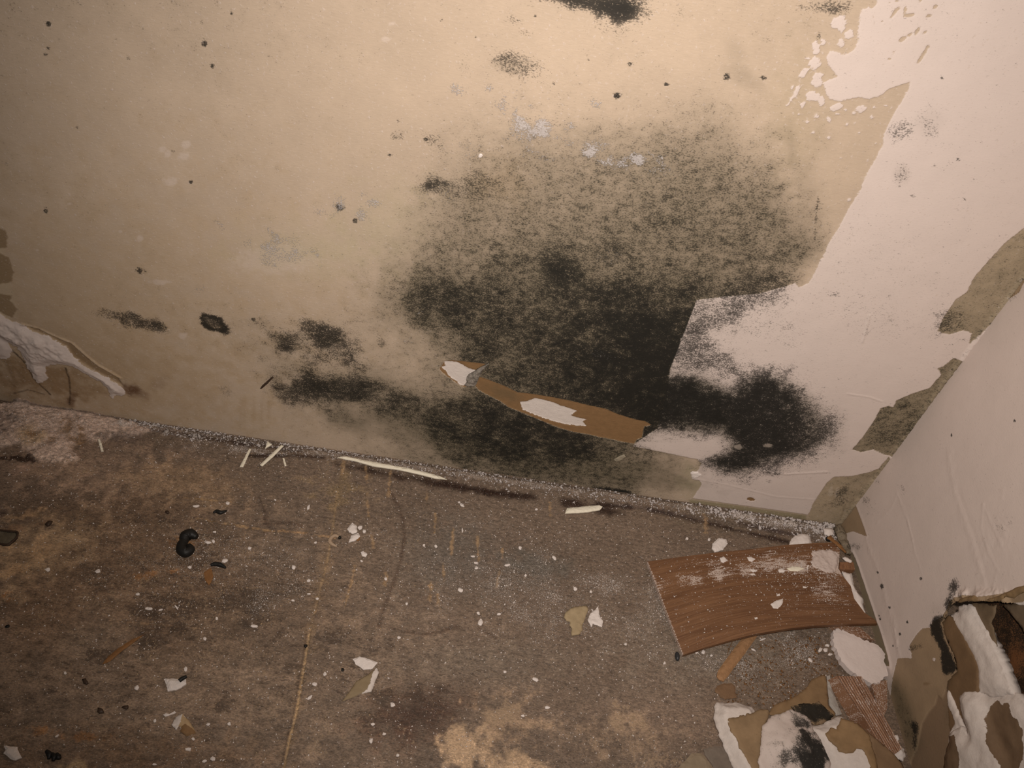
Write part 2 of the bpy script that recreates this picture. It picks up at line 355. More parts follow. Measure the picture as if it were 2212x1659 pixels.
blk = S.poly(C7([(1130, 400), (1300, 330), (1420, 320), (1500, 350), (1560, 372), (1640, 318), (1720, 305), (1800, 318), (1890, 380), (1960, 450), (2000, 530), (1975, 620), (1900, 670), (1800, 690), (1720, 720), (1640, 755), (1530, 760), (1445, 705), (1450, 680), (1530, 650), (1545, 620), (1500, 590), (1400, 580), (1300, 560), (1230, 540), (1100, 470)]))
mold = mx(mold, sstep(blk + .0045 * W[.008] + .003 * W[.02] + .002 * W[.003], -.022, .020) * (.88 + .07 * W[.008] + .08 * W[.003]) * (1 - .36 * S.blob(1765, 905, 75, 130, 6, 1.0, .3)))
M(1790, 900, 30, 100, 8, -.0); haze = acc(haze, sstep(blk, -.006, .014), .75)
hole = mx(S.blob(1594, 965, 11, 7, 0, .5, .3), S.blob(1658, 962, 14, 6, 0, .5, .3)); hole = mx(hole, S.blob(1700, 880, 18, 14, 0, .8, .5) * .3)
mold *= 1 - .8 * hole
M(1755, 960, 60, 90, 10, .28, 1.2); M(1790, 920, 35, 80, 8, .22, 1.2)
wed = S.poly(C7([(1150, 615), (1260, 610), (1400, 612), (1520, 618), (1540, 645), (1450, 690), (1420, 690), (1260, 655)]))
mold *= 1 - .75 * sstep(wed, -.001, .003)
# mould on the paint
M(1610, 640, 130, 50, -6, .36); M(1530, 690, 70, 60, 0, .36, 1.0); M(1500, 760, 60, 60, 0, .40); M(1570, 795, 90, 40, 12, .40); M(1640, 700, 110, 50, 20, .16)
M(1942, 282, 30, 25, -20, .42); M(2014, 282, 18, 20, 0, .34); M(2007, 238, 30, 26, 0, .20); M(1950, 376, 24, 26, 0, .42, 1.0); M(1803, 635, 20, 10, -10, .45); M(2040, 700, 40, 26, -30, .42); M(1940, 930, 60, 40, -30, .22); M(1880, 690, 110, 50, 10, .13); M(1705, 705, 14, 8, 0, .3)
M(1800, 1090, 40, 14, -15, .3); M(1820, 1060, 20, 10, -40, .4); M(1598, 1040, 50, 12, 6, .22); M(1672, 1020, 30, 14, 0, .42); M(1660, 1040, 10, 6, 0, .5)
# single patches
M(1090, 138, 78, 32, 4, .46, .7); M(1085, 120, 40, 14, 0, .2); M(1040, 160, 40, 16, 0, .2); M(936, 397, 42, 24, -10, .56, .7); M(925, 400, 20, 14, 0, .4); M(1000, 400, 80, 30, 0, .18); M(930, 300, 46, 26, 20, .36); M(858, 294, 16, 10, 0, .42); M(1333, 207, 9, 8, 0, .85, .6, .2)
M(1290, 2, 150, 42, 10, .72, .7); M(1360, 28, 70, 30, 16, .7); M(1250, 6, 90, 18, 8, .3); M(1110, 42, 28, 12, 20, .42); M(1330, 60, 80, 20, 8, .26); M(1135, 70, 18, 8, 10, .3)
M(1700, 10, 0.1, .1, 0, 0); M(1775, 15, 55, 24, 0, .46); M(1815, 25, 30, 22, 0, .42); M(1770, 75, 8, 18, 15, .6)
M(680, 725, 120, 52, 4, .46); M(700, 720, 55, 34, 10, .44); M(650, 700, 60, 18, -4, .28); M(610, 715, 50, 30, 0, .22); M(760, 745, 36, 34, 30, .36); M(700, 770, 90, 26, 8, .34)
ring = np.clip(S.blob(462, 695, 46, 26, 30, .5) - .26 * S.blob(458, 696, 26, 10, 30, .6), 0, 1); mold = acc(mold, ring, .88)
M(490, 712, 14, 14, 0, .5); M(225, 678, 60, 16, 6, .46); M(290, 695, 64, 20, 10, .56); M(310, 700, 26, 16, 0, .3); M(350, 712, 30, 10, 14, .3)
M(700, 840, 130, 56, 10, .44); M(660, 850, 70, 40, 10, .26); M(850, 880, 160, 40, 12, .2); M(780, 845, 100, 40, 14, .28); M(490, 848, 18, 22, 0, .40); M(560, 690, 60, 16, 0, .2)
for x, y, r in [(441, 95, 7), (459, 142, 6), (99, 118, 4), (103, 52, 6), (436, 50, 4), (733, 449, 9), (768, 478, 7), (1157, 35, 4), (953, 43, 4), (1028, 80, 4), (1270, 128, 4), (1360, 137, 6), (1438, 182, 6), (1197, 180, 5), (1650, 168, 6), (1570, 165, 8), (860, 262, 5), (840, 335, 5), (920, 300, 6), (1705, 48, 4), (500, 30, 4), (413, 393, 6), (375, 326, 4), (98, 455, 7), (167, 275, 5), (277, 125, 5), (303, 585, 9), (548, 690, 5), (105, 105, 4), (2070, 345, 4), (2017, 356, 4), (1972, 423, 5), (2083, 430, 4), (2035, 168, 4), (1715, 290, 3)]:
    M(x, y, r * 1.2, r, 20, .72 if r > 5 else .6, .7, .3, .003)
mold = acc(mold, S.line([(1768, 425), (1763, 470), (1760, 520)], 4, 1.2), .5)
mold = acc(mold, sstep(W[.003] * .6 + W[.008] * .5, .15, .75), .16)          # faint scattered specks
mold *= 1 - .96 * sstep(mx(brown, gyp), -.6, .8)
mold = np.clip(mold, 0, 1)
# wet film
haze = acc(haze, sstep(field + .05 * W[.02] + .05 * W[.008] + .03 * W[.003], .02, .66), .88)
Hz(1230, 1000, 380, 56, 8, .62, .7); Hz(900, 930, 300, 60, 10, .5, .8); Hz(760, 850, 220, 90, 10, .36, .8); Hz(690, 730, 130, 60, 0, .28); Hz(1090, 140, 66, 30, 0, .3); Hz(1300, 5, 140, 34, 8, .35); Hz(1360, 18, 60, 20, 8, .3); Hz(940, 400, 60, 30, 0, .25); Hz(1620, 175, 80, 30, 30, .22); Hz(1590, 110, 30, 60, -30, .14); Hz(1710, 320, 22, 80, 0, .26); Hz(1740, 540, 46, 66, 0, .2); Hz(1740, 380, 40, 60, 0, .14)
Hz(905, 745, 70, 40, 0, .2); Hz(1950, 376, 26, 28, 0, .22); Hz(2010, 260, 50, 50, 0, .14); Hz(1520, 690, 80, 70, 0, .22); Hz(1790, 920, 50, 100, 6, .22); Hz(560, 700, 80, 24, 0, .14)
haze *= 1 - .9 * sstep(paint, -.1, .4) * (1 - sstep(blk, -.02, .004)) * .35
haze *= 1 - .55 * sstep(wed, -.002, .004)
clean = sstep(mx(brown, gyp), -.3, .3)
haze = haze * (1 - clean) + clean * .45 * S.blob(1085, 850, 70, 22, 20, 1.0)
# grey fuzz
for a in [(1085, 225, 26, 26, 30, .50), (1115, 250, 24, 16, 30, .5), (1060, 190, 14, 18, 0, .4), (1170, 262, 44, 20, 20, .44), (1215, 300, 70, 26, 20, .42), (1130, 285, 60, 30, 20, .40), (1290, 322, 80, 26, 15, .38), (1370, 330, 60, 20, 20, .36), (1430, 355, 50, 16, 40, .36), (1330, 345, 60, 16, 15, .36), (1180, 340, 60, 20, 0, .3), (980, 192, 30, 16, 20, .42), (1280, 222, 18, 14, 0, .46), (735, 438, 30, 16, 10, .46), (790, 418, 26, 12, 0, .44), (800, 438, 26, 14, 0, .44), (775, 470, 26, 20, 20, .46), (690, 455, 28, 14, 0, .4), (660, 392, 24, 10, 0, .36), (480, 490, 20, 20, 0, .40), (580, 498, 20, 14, 0, .42), (610, 520, 60, 24, 0, .32), (600, 555, 70, 28, 10, .36), (530, 530, 26, 22, 0, .36), (430, 625, 46, 16, 5, .40), (1000, 340, 60, 40, 0, .28), (960, 430, 60, 30, 0, .22), (1400, 380, 90, 30, 20, .26), (905, 676, 12, 8, 0, .5), (880, 735, 20, 8, 0, .3), (1320, 560, 60, 24, 0, .2), (1530, 640, 30, 20, 0, .2), (560, 720, 16, 8, 0, .2), (1300, 765, 60, 16, 10, .2), (460, 770, 10, 6, 0, 0), (1100, 620, 20, 8, 0, .2)]: Fz(*a)
fuzz = acc(fuzz, sstep(W[.008] * .7 + W[.003] * .5, .55, 1.0) * S.blob(600, 480, 300, 180, 0, 1.0), .26)
fuzz *= 1 - .9 * sstep(mx(mx(brown, gyp), paint), -.2, .4)
M0 = mold; mold = np.clip(mold, 0, 1)

# soft colour of the paper
tint = np.tile(TAN, (len(Pw), 1))
def wash(mask, col, amp=1.0):
    global tint; m = np.clip(mask * amp, 0, 1)[:, None]; tint = tint * (1 - m) + m * np.array(col)
tint *= (1 + .05 * W[.05] + .035 * W[.02])[:, None]
wash(S.blob(150, 720, 760, 460, 5, 1.0), (.435, .322, .212), .7)
wash(S.blob(200, 830, 420, 170, 5, 1.0), (.37, .262, .160), .55)
wash(S.poly(C4([(-80, -300), (5, 0), (40, 250), (90, 480), (120, 640), (60, 680), (-80, 600)])) * 400, (.47, .37, .26), .5)
wash(S.blob(100, 820, 160, 60, 10, .8), (.25, .155, .080), .75)
wash(S.blob(40, 870, 60, 40, 0, .8), (.30, .20, .12), .5)
wash(sstep(torn + .0008 * W[.003], -.0008, .0006), (.25, .172, .098), .9)
wash(sstep(strip, -.0005, .001), (.21, .135, .070), .8)  # shadow strip above the gash, put into the paper tint
for a in [(286, 842, 26, 17, 5, .85), (270, 835, 14, 20, 0, .8), (300, 850, 34, 14, 20, .4), (155, 865, 16, 22, 20, .7), (345, 830, 30, 20, -30, .2), (1590, 1040, 50, 6, 4, .2)]:
    wash(S.blob(*a[:5], .8), (.115, .055, .028), a[5])
wash(S.line([(0, 728), (25, 755), (58, 786), (72, 815), (108, 852)], 3.5, 1.0), (.05, .032, .02), .9)
wash(S.line([(142, 795), (150, 820), (152, 850), (150, 873)], 3.5, 1.0), (.06, .035, .02), .85)
wash(S.line([(96, 852), (60, 842), (30, 850)], 3, 1.0), (.08, .05, .03), .6)
for x in (528, 548, 565, 580, 520): wash(S.blob(x, 890, 9, 50, 2, 1.2), (.30, .20, .11), .4)
wash(S.blob(545, 900, 60, 50, 0, 1.0), (.42, .32, .21), .3)
for a in [(402, 312, 13, 10), (353, 322, 12, 9), (397, 338, 15, 13), (362, 332, 8, 12), (368, 391, 18, 13), (301, 516, 9, 9), (345, 610, 26, 7), (845, 52, 10, 5), (833, 85, 12, 6), (395, 725, 14, 8), (150, 440, 6, 4), (80, 540, 5, 4), (260, 500, 5, 4), (1033, 85, 6, 6), (590, 560, 110, 40)]:
    wash(S.blob(*a, 0, .5, .3, .003), (.56, .46, .39), .35 if a[2] > 60 else .6)
wash(S.blob(640, 540, 240, 90, 0, 1.2), (.43, .38, .25), .35)
wash(S.blob(830, 500, 180, 160, 0, 1.2), (.42, .37, .24), .3)
wash(S.blob(1080, 400, 120, 90, 0, 1.0), (.45, .31, .18), .3)
for t in (tanA, tanB, tanC): wash(sstep(S.poly(t), -.001, .001), (.36, .285, .19), .75)
wash(S.poly(C7([(1380, 860), (1560, 880), (1900, 930), (1900, 980), (1380, 920)])) * 600, (.27, .225, .14), .7)
wash(S.blob(1500, 1040, 60, 60, 0, 1.0), (.30, .27, .17), .5)
wash(S.blob(1720, 250, 90, 200, 10, 1.0), (.36, .285, .19), .45)
for x, y, rx, ry in [(1795, 1060, 6, 14), (1808, 1062, 5, 14), (1870, 910, 7, 6)]: wash(S.blob(x, y, rx, ry, 12, .5), (.56, .47, .38), .5)
# low relief
yy = np.zeros(len(Pw))
yy += .00028 * sstep(paint, -.25, .25)
yy -= .0006 * sstep(brown, -.4, .4) + .0006 * sstep(gyp, -.6, .6)
yy += .0032 * sstep(gash, -.001, .010) * (1 + .6 * W[.008]) + .0015 * sstep(gash2, 0, .006)
yy -= .0012 * sstep(strip, -.001, .002)
yy += .0012 * S.line(C4([(130, 690), (230, 718), (330, 765), (430, 803), (520, 882), (590, 938), (720, 1012)]), 4, 1.0)
yy += .0007 * W[.02] * S.blob(100, 830, 200, 80, 0, 1.0) + .00025 * W[.05]
yy += .0002 * S.line(C7([(1400, 770), (1560, 800), (1760, 850), (1930, 862)]), 4) + .0004 * S.line(C7([(1700, 738), (1800, 752), (1980, 742)]), 5)
yy += .0006 * S.line([(1878, 680), (1868, 720), (1862, 740)], 3) + .0004 * S.line([(1830, 850), (1880, 858), (1905, 867)], 3)
yy += .0016 * S.line([(1816, 1130), (1915, 1000), (2030, 840), (2105, 740), (2240, 560)], 7, 1.2)        # taped corner bead
yy -= .0012 * S.line([(1800, 1060), (1830, 1085), (1816, 1130)], 5, 1.0) * .5
far = (Pw[:, 0] < -.84) | (Pw[:, 1] > .485)
V = np.stack([Pw[:, 0], -yy, Pw[:, 1]], 1)
V[(Pw[:, 0] > -1e-6), 0] = .004
me = grid_mesh('wall_back', V, len(ax), len(az))
cset(me, 'tint', np.clip(tint, 0, 1))
for k, a in (('paint', paint), ('brown', brown), ('gyp', gyp), ('mold', mold), ('haze', np.clip(haze, 0, 1)), ('fuzz', np.clip(fuzz, 0, 1))): fset(me, k, a)
wall_back = tag(link('wall_back', me, M_WALL), kind='structure')
del tint

# ------------------------------------------------------------------ wall on the right, broken open low down
ay = axis(-.75, -.34, 0.0); az = axis(-.012, 0.0, .34, .85)
Pr = grid(ay, az)
S = Surf(Pr, lambda px, py: on_right(px, py)[[1, 2]]); W = S.n
mold = np.zeros(len(Pr)); haze = mold.copy(); fuzz = mold.copy()
C8 = lambda p: T(1880, 1230, 3.867, p)
C6 = lambda p: T(1650, 1080, 4.88, p)
paint = np.full(len(Pr), .03)
corner_tan = C3([(1400, 0), (1300, 200), (1213, 262), (1190, 312), (1140, 345), (1090, 410), (1010, 490), (945, 570), (900, 600), (1200, 100)])
foot_tan = C3([(300, 1400), (345, 1380), (360, 1420), (390, 1500), (412, 1562), (380, 1550), (340, 1535), (250, 1560)])
low_tan = C6([(880, 560), (940, 555), (975, 630), (1010, 730), (1080, 940), (1130, 1080), (1180, 1240), (1245, 1420), (1310, 1650), (1330, 1750), (1200, 1750), (800, 600)])
paper = C8([(190, 900), (215, 800), (230, 745), (300, 740), (350, 745), (330, 640), (350, 600), (400, 530), (440, 492), (500, 488), (520, 440), (600, 395), (640, 330), (655, 275), (720, 232), (850, 216), (930, 238), (1080, 212), (1180, 182), (1300, 135), (1600, 60), (1600, 2200), (100, 2200), (150, 1200)])
for t in (corner_tan, foot_tan, low_tan, paper): paint = np.minimum(paint, -S.poly(t))
paint = mx(paint, (S.blob(2018, 1425, 7, 10, -20, 1.0) - .45) * .004)
paint = mx(paint, (S.blob(1966, 1410, 14, 10, 20, 1.0) - .45) * .004)
paint *= 1000
wo = np.full(len(Pr), -30.); brown = wo.copy(); gyp = wo.copy()
lowbrown = C8([(480, 1200), (540, 1130), (560, 1050), (600, 1082), (630, 1000), (700, 1110), (900, 1400), (900, 2200), (300, 2200), (340, 1600), (390, 1500), (430, 1290)])
tint = np.tile(np.array((.305, .218, .138)), (len(Pr), 1)); tint *= (1 + .10 * W[.02] + .06 * W[.008])[:, None]
wash(sstep(S.poly(lowbrown), -.0006, .0006), (.215, .145, .092), .9)
wash(S.poly(low_tan) * 800, (.24, .19, .125), .7)
wash(S.blob(*C8([(250, 1000)])[0], 40, 60, 0, 1.), (.30, .215, .13), .4)
wash(S.blob(*C8([(470, 955)])[0], 10, 4, 0, .6), (.19, .12, .06), .6)
mold = acc(mold, sstep(S.poly(C8([(500, 470), (545, 425), (590, 450), (610, 540), (640, 640), (690, 740), (730, 830), (700, 865), (630, 890), (600, 860), (585, 780), (590, 690), (560, 620), (510, 550)])) + .0012 * W[.003], -.0025, .0025), .97); M(*C8([(545, 440)])[0], 14, 12, 0, .8, .8)
M(*C8([(590, 410)])[0], 18, 12, -30, .75, .7, .4, .008); M(*C8([(660, 300)])[0], 14, 20, 10, .72, .7, .4, .008); M(*C8([(695, 190)])[0], 16, 30, 5, .58, .9, .5, .008); M(*C8([(700, 130)])[0], 12, 16, 0, .5, .8); M(*C8([(760, 220)])[0], 22, 8, 5, .45, .9)
M(*C8([(560, 340)])[0], 40, 44, 20, .26, 1.1); M(*C8([(345, 660)])[0], 10, 9, 0, .5, .8); M(*C8([(410, 640)])[0], 12, 7, 0, .42, .8)
M(*C8([(375, 1320)])[0], 11, 22, -5, .78, .8); M(*C8([(370, 1430)])[0], 8, 26, 0, .6, .9); M(*C8([(230, 1150)])[0], 26, 70, -12, .35, 1.1); M(*C8([(300, 1350)])[0], 24, 60, -8, .35, 1.1)
Hz(*C8([(250, 1150)])[0], 34, 90, -14, .75, 1.0); Hz(*C8([(330, 1380)])[0], 34, 70, -6, .65, 1.0); Hz(*C8([(200, 980)])[0], 16, 40, 0, .5); Hz(*C8([(560, 340)])[0], 40, 40, 20, .16, 1.2); Hz(*C8([(640, 1200)])[0], 20, 50, 0, .35)
for x, y, r in [(1906, 1265, 5), (1898, 1237, 3), (1923, 1312, 3), (1902, 1337, 3), (1900, 1330, 2), (1990, 1250, 3), (1945, 1370, 3), (1930, 1395, 3), (1960, 1345, 3), (2056, 940, 3), (2193, 909, 3), (1940, 1400, 2)]: M(x, y, r, r * 1.3, 0, .8, .6, .3, .003)
M(1865, 1035, 12, 8, -20, .5, .9); M(1872, 1080, 14, 9, -20, .5, .9); M(1885, 1100, 20, 16, 0, .22, 1.); M(1895, 1040, 12, 8, 0, .4); M(1950, 1055, 5, 12, -10, .3); M(2180, 1130, 10, 16, 0, .3); M(2160, 1140, 20, 20, 0, .25); M(2190, 640, 30, 8, -50, .3); M(1840, 1180, 20, 14, 0, .45)
wash(S.blob(1870, 1085, 26, 24, 0, .9), (.33, .25, .15), .5)
mold = acc(mold, sstep(W[.003] * .6 + W[.008] * .5, .2, .8), .10); mold = np.clip(mold, 0, 1)
yy = np.zeros(len(Pr)) + .0002 * W[.05]
ridge = lambda pts, wpx, h, soft=1.0: .24 * h * S.line(pts, wpx * 1.3, 1.6, .35)
yy += .0003 * sstep(paint, -.25, .25)
yy += ridge(C6([(1075, 385), (1130, 560), (1180, 660), (1250, 870), (1290, 1060), (1330, 1180), (1380, 1330), (1400, 1500)]), 6, .0016, 1.2)
yy += ridge([(1940, 1070), (1950, 1100), (1961, 1125), (1970, 1160), (1978, 1200)], 2.5, .0008) + ridge(T(1350, 1050, 2.566, [(1520, 60), (1560, 150), (1600, 330), (1630, 430), (1660, 520)]), 2.5, .0006)
yy += ridge(T(1350, 1050, 2.566, [(1400, 200), (1480, 120), (1510, 40)]), 3, .0007)
yy += ridge([(2050, 980), (2063, 1062), (2090, 1140), (2112, 1206), (2130, 1270)], 9, .0014, 1.4) - ridge([(2070, 1062), (2100, 1140), (2122, 1206), (2136, 1270)], 6, .0008, 1.2)
yy += ridge([(2125, 1090), (2150, 1150), (2168, 1185)], 4, .0009) + ridge([(2125, 1090), (2120, 1140), (2135, 1190), (2155, 1230), (2145, 1270)], 4, .0008)
yy += .0003 * W[.008] * S.blob(2150, 1170, 60, 80, 0, 1.0) + ridge([(2168, 1060), (2165, 1075)], 6, .0008)
yy += ridge(C6([(1400, 1400), (1420, 1550), (1450, 1700)]), 5, .0008) + ridge(C8([(205, 430), (215, 560), (240, 700)]), 5, .0012)
yy += .0012 * sstep(S.poly(low_tan), -.004, .0) * sstep(-S.poly(low_tan), -.0005, .0005) * sstep(-Pr[:, 1], -.03, -.0)
yy -= .0010 * sstep(S.poly(low_tan), -.0004, .0006)
yy += ridge(C3([(355, 1400), (395, 1500), (412, 1560)]), 3, .001) + ridge(C3([(1200, 215), (1100, 380), (1010, 480), (940, 570)]), 5, .0012)
yy += .0005 * sstep(S.poly(lowbrown), -.0006, .0006) * -1
hole_px = C8([(600, 440), (640, 395), (650, 335), (690, 285), (760, 262), (850, 272), (930, 262), (980, 270), (1080, 262), (1150, 285), (1300, 268), (1700, 200), (1700, 2300), (700, 2300), (690, 1500), (650, 1300), (640, 1100), (640, 985), (648, 930), (725, 850), (715, 780), (690, 700), (665, 650), (640, 600), (615, 520)])
hsd = S.poly(hole_px, .05)
lip = sstep(hsd, -.012, -.001) * sstep(S.blob(2130, 1290, 110, 40, 0, .8))
yy += .0035 * lip * (1 + .5 * W[.008])
V = np.stack([-yy, Pr[:, 0], Pr[:, 1]], 1)
me = grid_mesh('wall_right', V, len(ay), len(az), keep=lambda q: hsd[q].max(1) < .0004)
cset(me, 'tint', np.clip(tint, 0, 1))
for k, a in (('paint', paint), ('brown', brown), ('gyp', gyp), ('mold', mold), ('haze', np.clip(haze, 0, 1)), ('fuzz', fuzz)): fset(me, k, a)
M_WALLR = surf_mat('painted_wall_right', (1, .6, 1))
wall_right = tag(link('wall_right', me, M_WALLR), kind='structure')

# ------------------------------------------------------------------ floor
ax = axis(-1.15, -.83, 0.0, .12); ay = axis(-.75, -.33, 0.0, .03)
Pf = grid(ax, ay)
S = Surf(Pf, lambda px, py: on_floor(px, py)[[0, 1]]); W = S.n
W1 = fbm(Pf * np.array([.35, 1.0]), .004, 61, 4)      # streaky across the boards
tint = np.tile(np.array((.150, .115, .088)), (len(Pf), 1)); tint *= (1 + .10 * W[.05] + .10 * W[.02])[:, None]
fl0 = None
grime = np.full(len(Pf), .20); light = np.full(len(Pf), .14); dust = np.full(len(Pf), .15)
def G(*a, amp=.3, soft=.9, nz=.5, ns=.02):
    global grime; grime = acc(grime, S.blob(*a, soft, nz, ns), amp)
def L(*a, amp=.3, soft=.9, nz=.5, ns=.008):
    global light; light = acc(light, S.blob(*a, soft, nz, ns), amp)
def D(*a, amp=.3, soft=1.0, nz=.5, ns=.02):
    global dust; dust = acc(dust, S.blob(*a, soft, nz, ns), amp)
# broad areas
wash(S.blob(250, 1200, 520, 330, 0, .9, .4, .05), (.115, .078, .052), .85)
wash(S.blob(1550, 1380, 300, 170, -10, 1.0), (.180, .150, .120), .9)
wash(S.blob(980, 1200, 190, 130, 0, 1.0), (.120, .105, .090), .8)
wash(S.blob(1160, 1220, 110, 60, 10, .9), (.105, .100, .088), .7)
wash(S.blob(1560, 1130, 170, 40, 8, 1.0), (.120, .098, .066), .6)
wash(S.blob(1450, 1560, 330, 90, 4, 1.0), (.20, .150, .115), .7)
wash(S.blob(300, 1640, 420, 110, 0, 1.0), (.100, .066, .042), .8)
wash(S.blob(900, 1545, 190, 90, -10, .9), (.062, .034, .024), .85)
wash(S.blob(520, 1330, 330, 130, -10, 1.0), (.085, .062, .045), .7)
wash(S.blob(1050, 1430, 260, 70, 0, 1.0), (.140, .118, .095), .6)
wash(S.blob(80, 1180, 190, 110, -20, .9), (.27, .195, .125), .75)
wash(S.blob(150, 1000, 330, 110, 0, .9), (.27, .195, .145), .75)
wash(S.blob(400, 1040, 220, 60, 8, .9), (.21, .148, .095), .7)
crust = S.poly([(-60, 870), (20, 872), (60, 866), (120, 876), (168, 882), (172, 874), (215, 886), (262, 905), (330, 925), (400, 940), (330, 935), (240, 948), (190, 950), (150, 965), (170, 990), (110, 1000), (70, 985), (40, 960), (-60, 985)])
crustm = sstep(crust + .003 * W[.008] + .002 * W[.003], -.003, .004)
wash(crustm, (.50, .395, .335), .93)
wash(S.blob(70, 945, 46, 30, 10, .8), (.37, .27, .165), .75)
for a in [(150, 925, 30, 26, -30), (170, 950, 24, 18, 0), (72, 942, 18, 9, -10), (178, 930, 10, 6, 0), (110, 955, 20, 8, -15)]: wash(S.blob(*a, .8, .5, .003), (.19, .115, .056), .8)
for a in [(20, 905, 40, 18, 10), (220, 945, 40, 12, -12), (270, 945, 60, 18, 0), (10, 930, 20, 20, 0)]: wash(S.blob(*a, .9, .6, .003), (.12, .09, .075), .75)
wash(S.blob(50, 991, 42, 9, 4, .6, .7, .003), (.03, .016, .010), .95)
wash(S.blob(8, 990, 14, 8, 0, .6, .7, .003), (.04, .022, .014), .9)
wash(S.blob(45, 1015, 26, 14, -20, .7, .5, .003), (.28, .20, .16), .7)
for i, (x, y, rx, ry, c) in enumerate([(60, 1110, 50, 18, 0), (30, 1140, 40, 16, 1), (90, 1190, 60, 24, 0), (40, 1230, 40, 14, 0), (90, 1130, 26, 10, 1), (130, 1100, 18, 8, 1), (105, 1137, 14, 8, 2), (0, 1110, 20, 8, 2), (90, 1160, 16, 6, 0), (10, 1180, 40, 12, 0)]):
    wash(S.blob(x, y, rx, ry, -20, .7, .7, .008), [(.31, .21, .125), (.17, .11, .07), (.05, .035, .03)][c], .75)
# base of the wall: dark gap with pale grit over it
base = [(-40, 868), (54, 873), (163, 887), (260, 904), (380, 922), (560, 950), (760, 980), (960, 1008), (1160, 1038), (1360, 1066), (1560, 1097), (1750, 1127), (1815, 1137)]
wash(S.line([(x, y + 3) for x, y in base], 7, 1.2), (.06, .045, .034), .85)
for pts, wd in [([(330, 930), (430, 944), (540, 962)], 10), ([(480, 948), (560, 962), (650, 975)], 9), ([(540, 985), (640, 984), (700, 990)], 7), ([(730, 1003), (830, 1022), (960, 1048), (1080, 1068), (1150, 1074)], 14), ([(950, 1044), (1040, 1060), (1140, 1074)], 12), ([(1220, 1085), (1260, 1092), (1335, 1108)], 14), ([(1290, 1090), (1360, 1096)], 8), ([(1400, 1100), (1480, 1118), (1600, 1148), (1700, 1170)], 9), ([(1600, 1130), (1740, 1160)], 8)]:
    wash(S.line(pts, wd * 1.35, 1.1, .4, .008), (.024, .012, .008), .92)
wash(S.line([(1330, 1088), (1500, 1117), (1660, 1145), (1760, 1160)], 12, 1.3), (.07, .055, .055), .5)
# seam of the boards, worn light; drips; scuffs
seam = [(742, 1000), (730, 1060), (716, 1160), (705, 1220), (690, 1280), (668, 1370), (655, 1450), (640, 1540), (625, 1600), (612, 1665)]
wash(S.line(seam, 14, 1.5, .9, .008), (.15, .105, .058), .35); wash(S.line(seam[5:], 3.4, .8, .4), (.36, .26, .15), .8); wash(S.line(seam[1:6], 2.6, .8, .9, .003), (.27, .195, .115), .6); wash(S.line([(x - 6, y) for x, y in seam[5:]], 3, 1.0), (.05, .03, .02), .6)
wash(S.blob(725, 1050, 70, 60, 0, 1.0, .8, .008), (.21, .155, .082), .5)
for pts, wd in [([(842, 1060), (856, 1085), (870, 1120), (874, 1160), (866, 1210), (850, 1260), (834, 1300), (818, 1355)], 7), ([(842, 1355), (870, 1364), (915, 1370), (955, 1364), (990, 1352)], 8), ([(1035, 1358), (1070, 1378)], 6), ([(560, 1075), (575, 1110), (572, 1132), (620, 1128), (650, 1135)], 9), ([(575, 1130), (590, 1145), (570, 1150)], 7)]:
    wash(S.line(pts, wd, 1.4, .4, .008), (.055, .034, .024), .75)
wash(S.line([(430, 1120), (480, 1130), (540, 1140), (600, 1148)], 3.5, 1.0, 1.2, .003), (.30, .205, .115), .8); wash(S.line([(600, 1146), (660, 1152)], 4.5, 1.0, .8), (.31, .205, .115), .85); wash(S.line([(680, 1156), (725, 1162)], 4, 1.0, .8), (.31, .21, .12), .8)
wash(S.line([(400, 1075), (500, 1084)], 2.5, 1.0, 1.2), (.28, .19, .10), .6); wash(S.line([(240, 1340), (360, 1352), (440, 1358)], 2, 1.0, 1.5), (.25, .17, .10), .5)
for x, y, l, wd, s in [(794, 1090, 25, 4, 3), (841, 1045, 28, 4, -5), (792, 1025, 16, 4, 2), (740, 1010, 16, 5, -3), (922, 1075, 12, 4, 0), (977, 1170, 26, 4, -3), (1032, 1185, 26, 4, 2), (958, 1235, 18, 4, 3), (940, 1130, 20, 3, -3), (930, 1280, 22, 5, -2), (948, 1300, 14, 4, 4), (757, 1265, 42, 4.5, -22), (1075, 1250, 18, 4, -6), (805, 1170, 12, 4, 4), (832, 1250, 12, 5, -4), (1524, 1130, 18, 5, 2), (1188, 1100, 14, 4, 0), (1085, 1195, 10, 3, 0)]:
    wash(S.line([(x - s / 2, y - l), (x + s / 2, y + l)], wd, 1.0, .9, .003), (.30, .205, .115), .7)
# rust-coloured spots
for a in [(395, 1170, 36, 18, 0), (325, 1240, 24, 12, -30), (450, 1242, 10, 18, 0), (10, 1290, 20, 12, 0), (300, 1245, 14, 10, 0), (370, 1235, 20, 8, 0), (180, 1590, 60, 14, 0), (90, 1580, 40, 12, 0)]: wash(S.blob(*a, .9, .7, .003), (.21, .105, .040), .65)
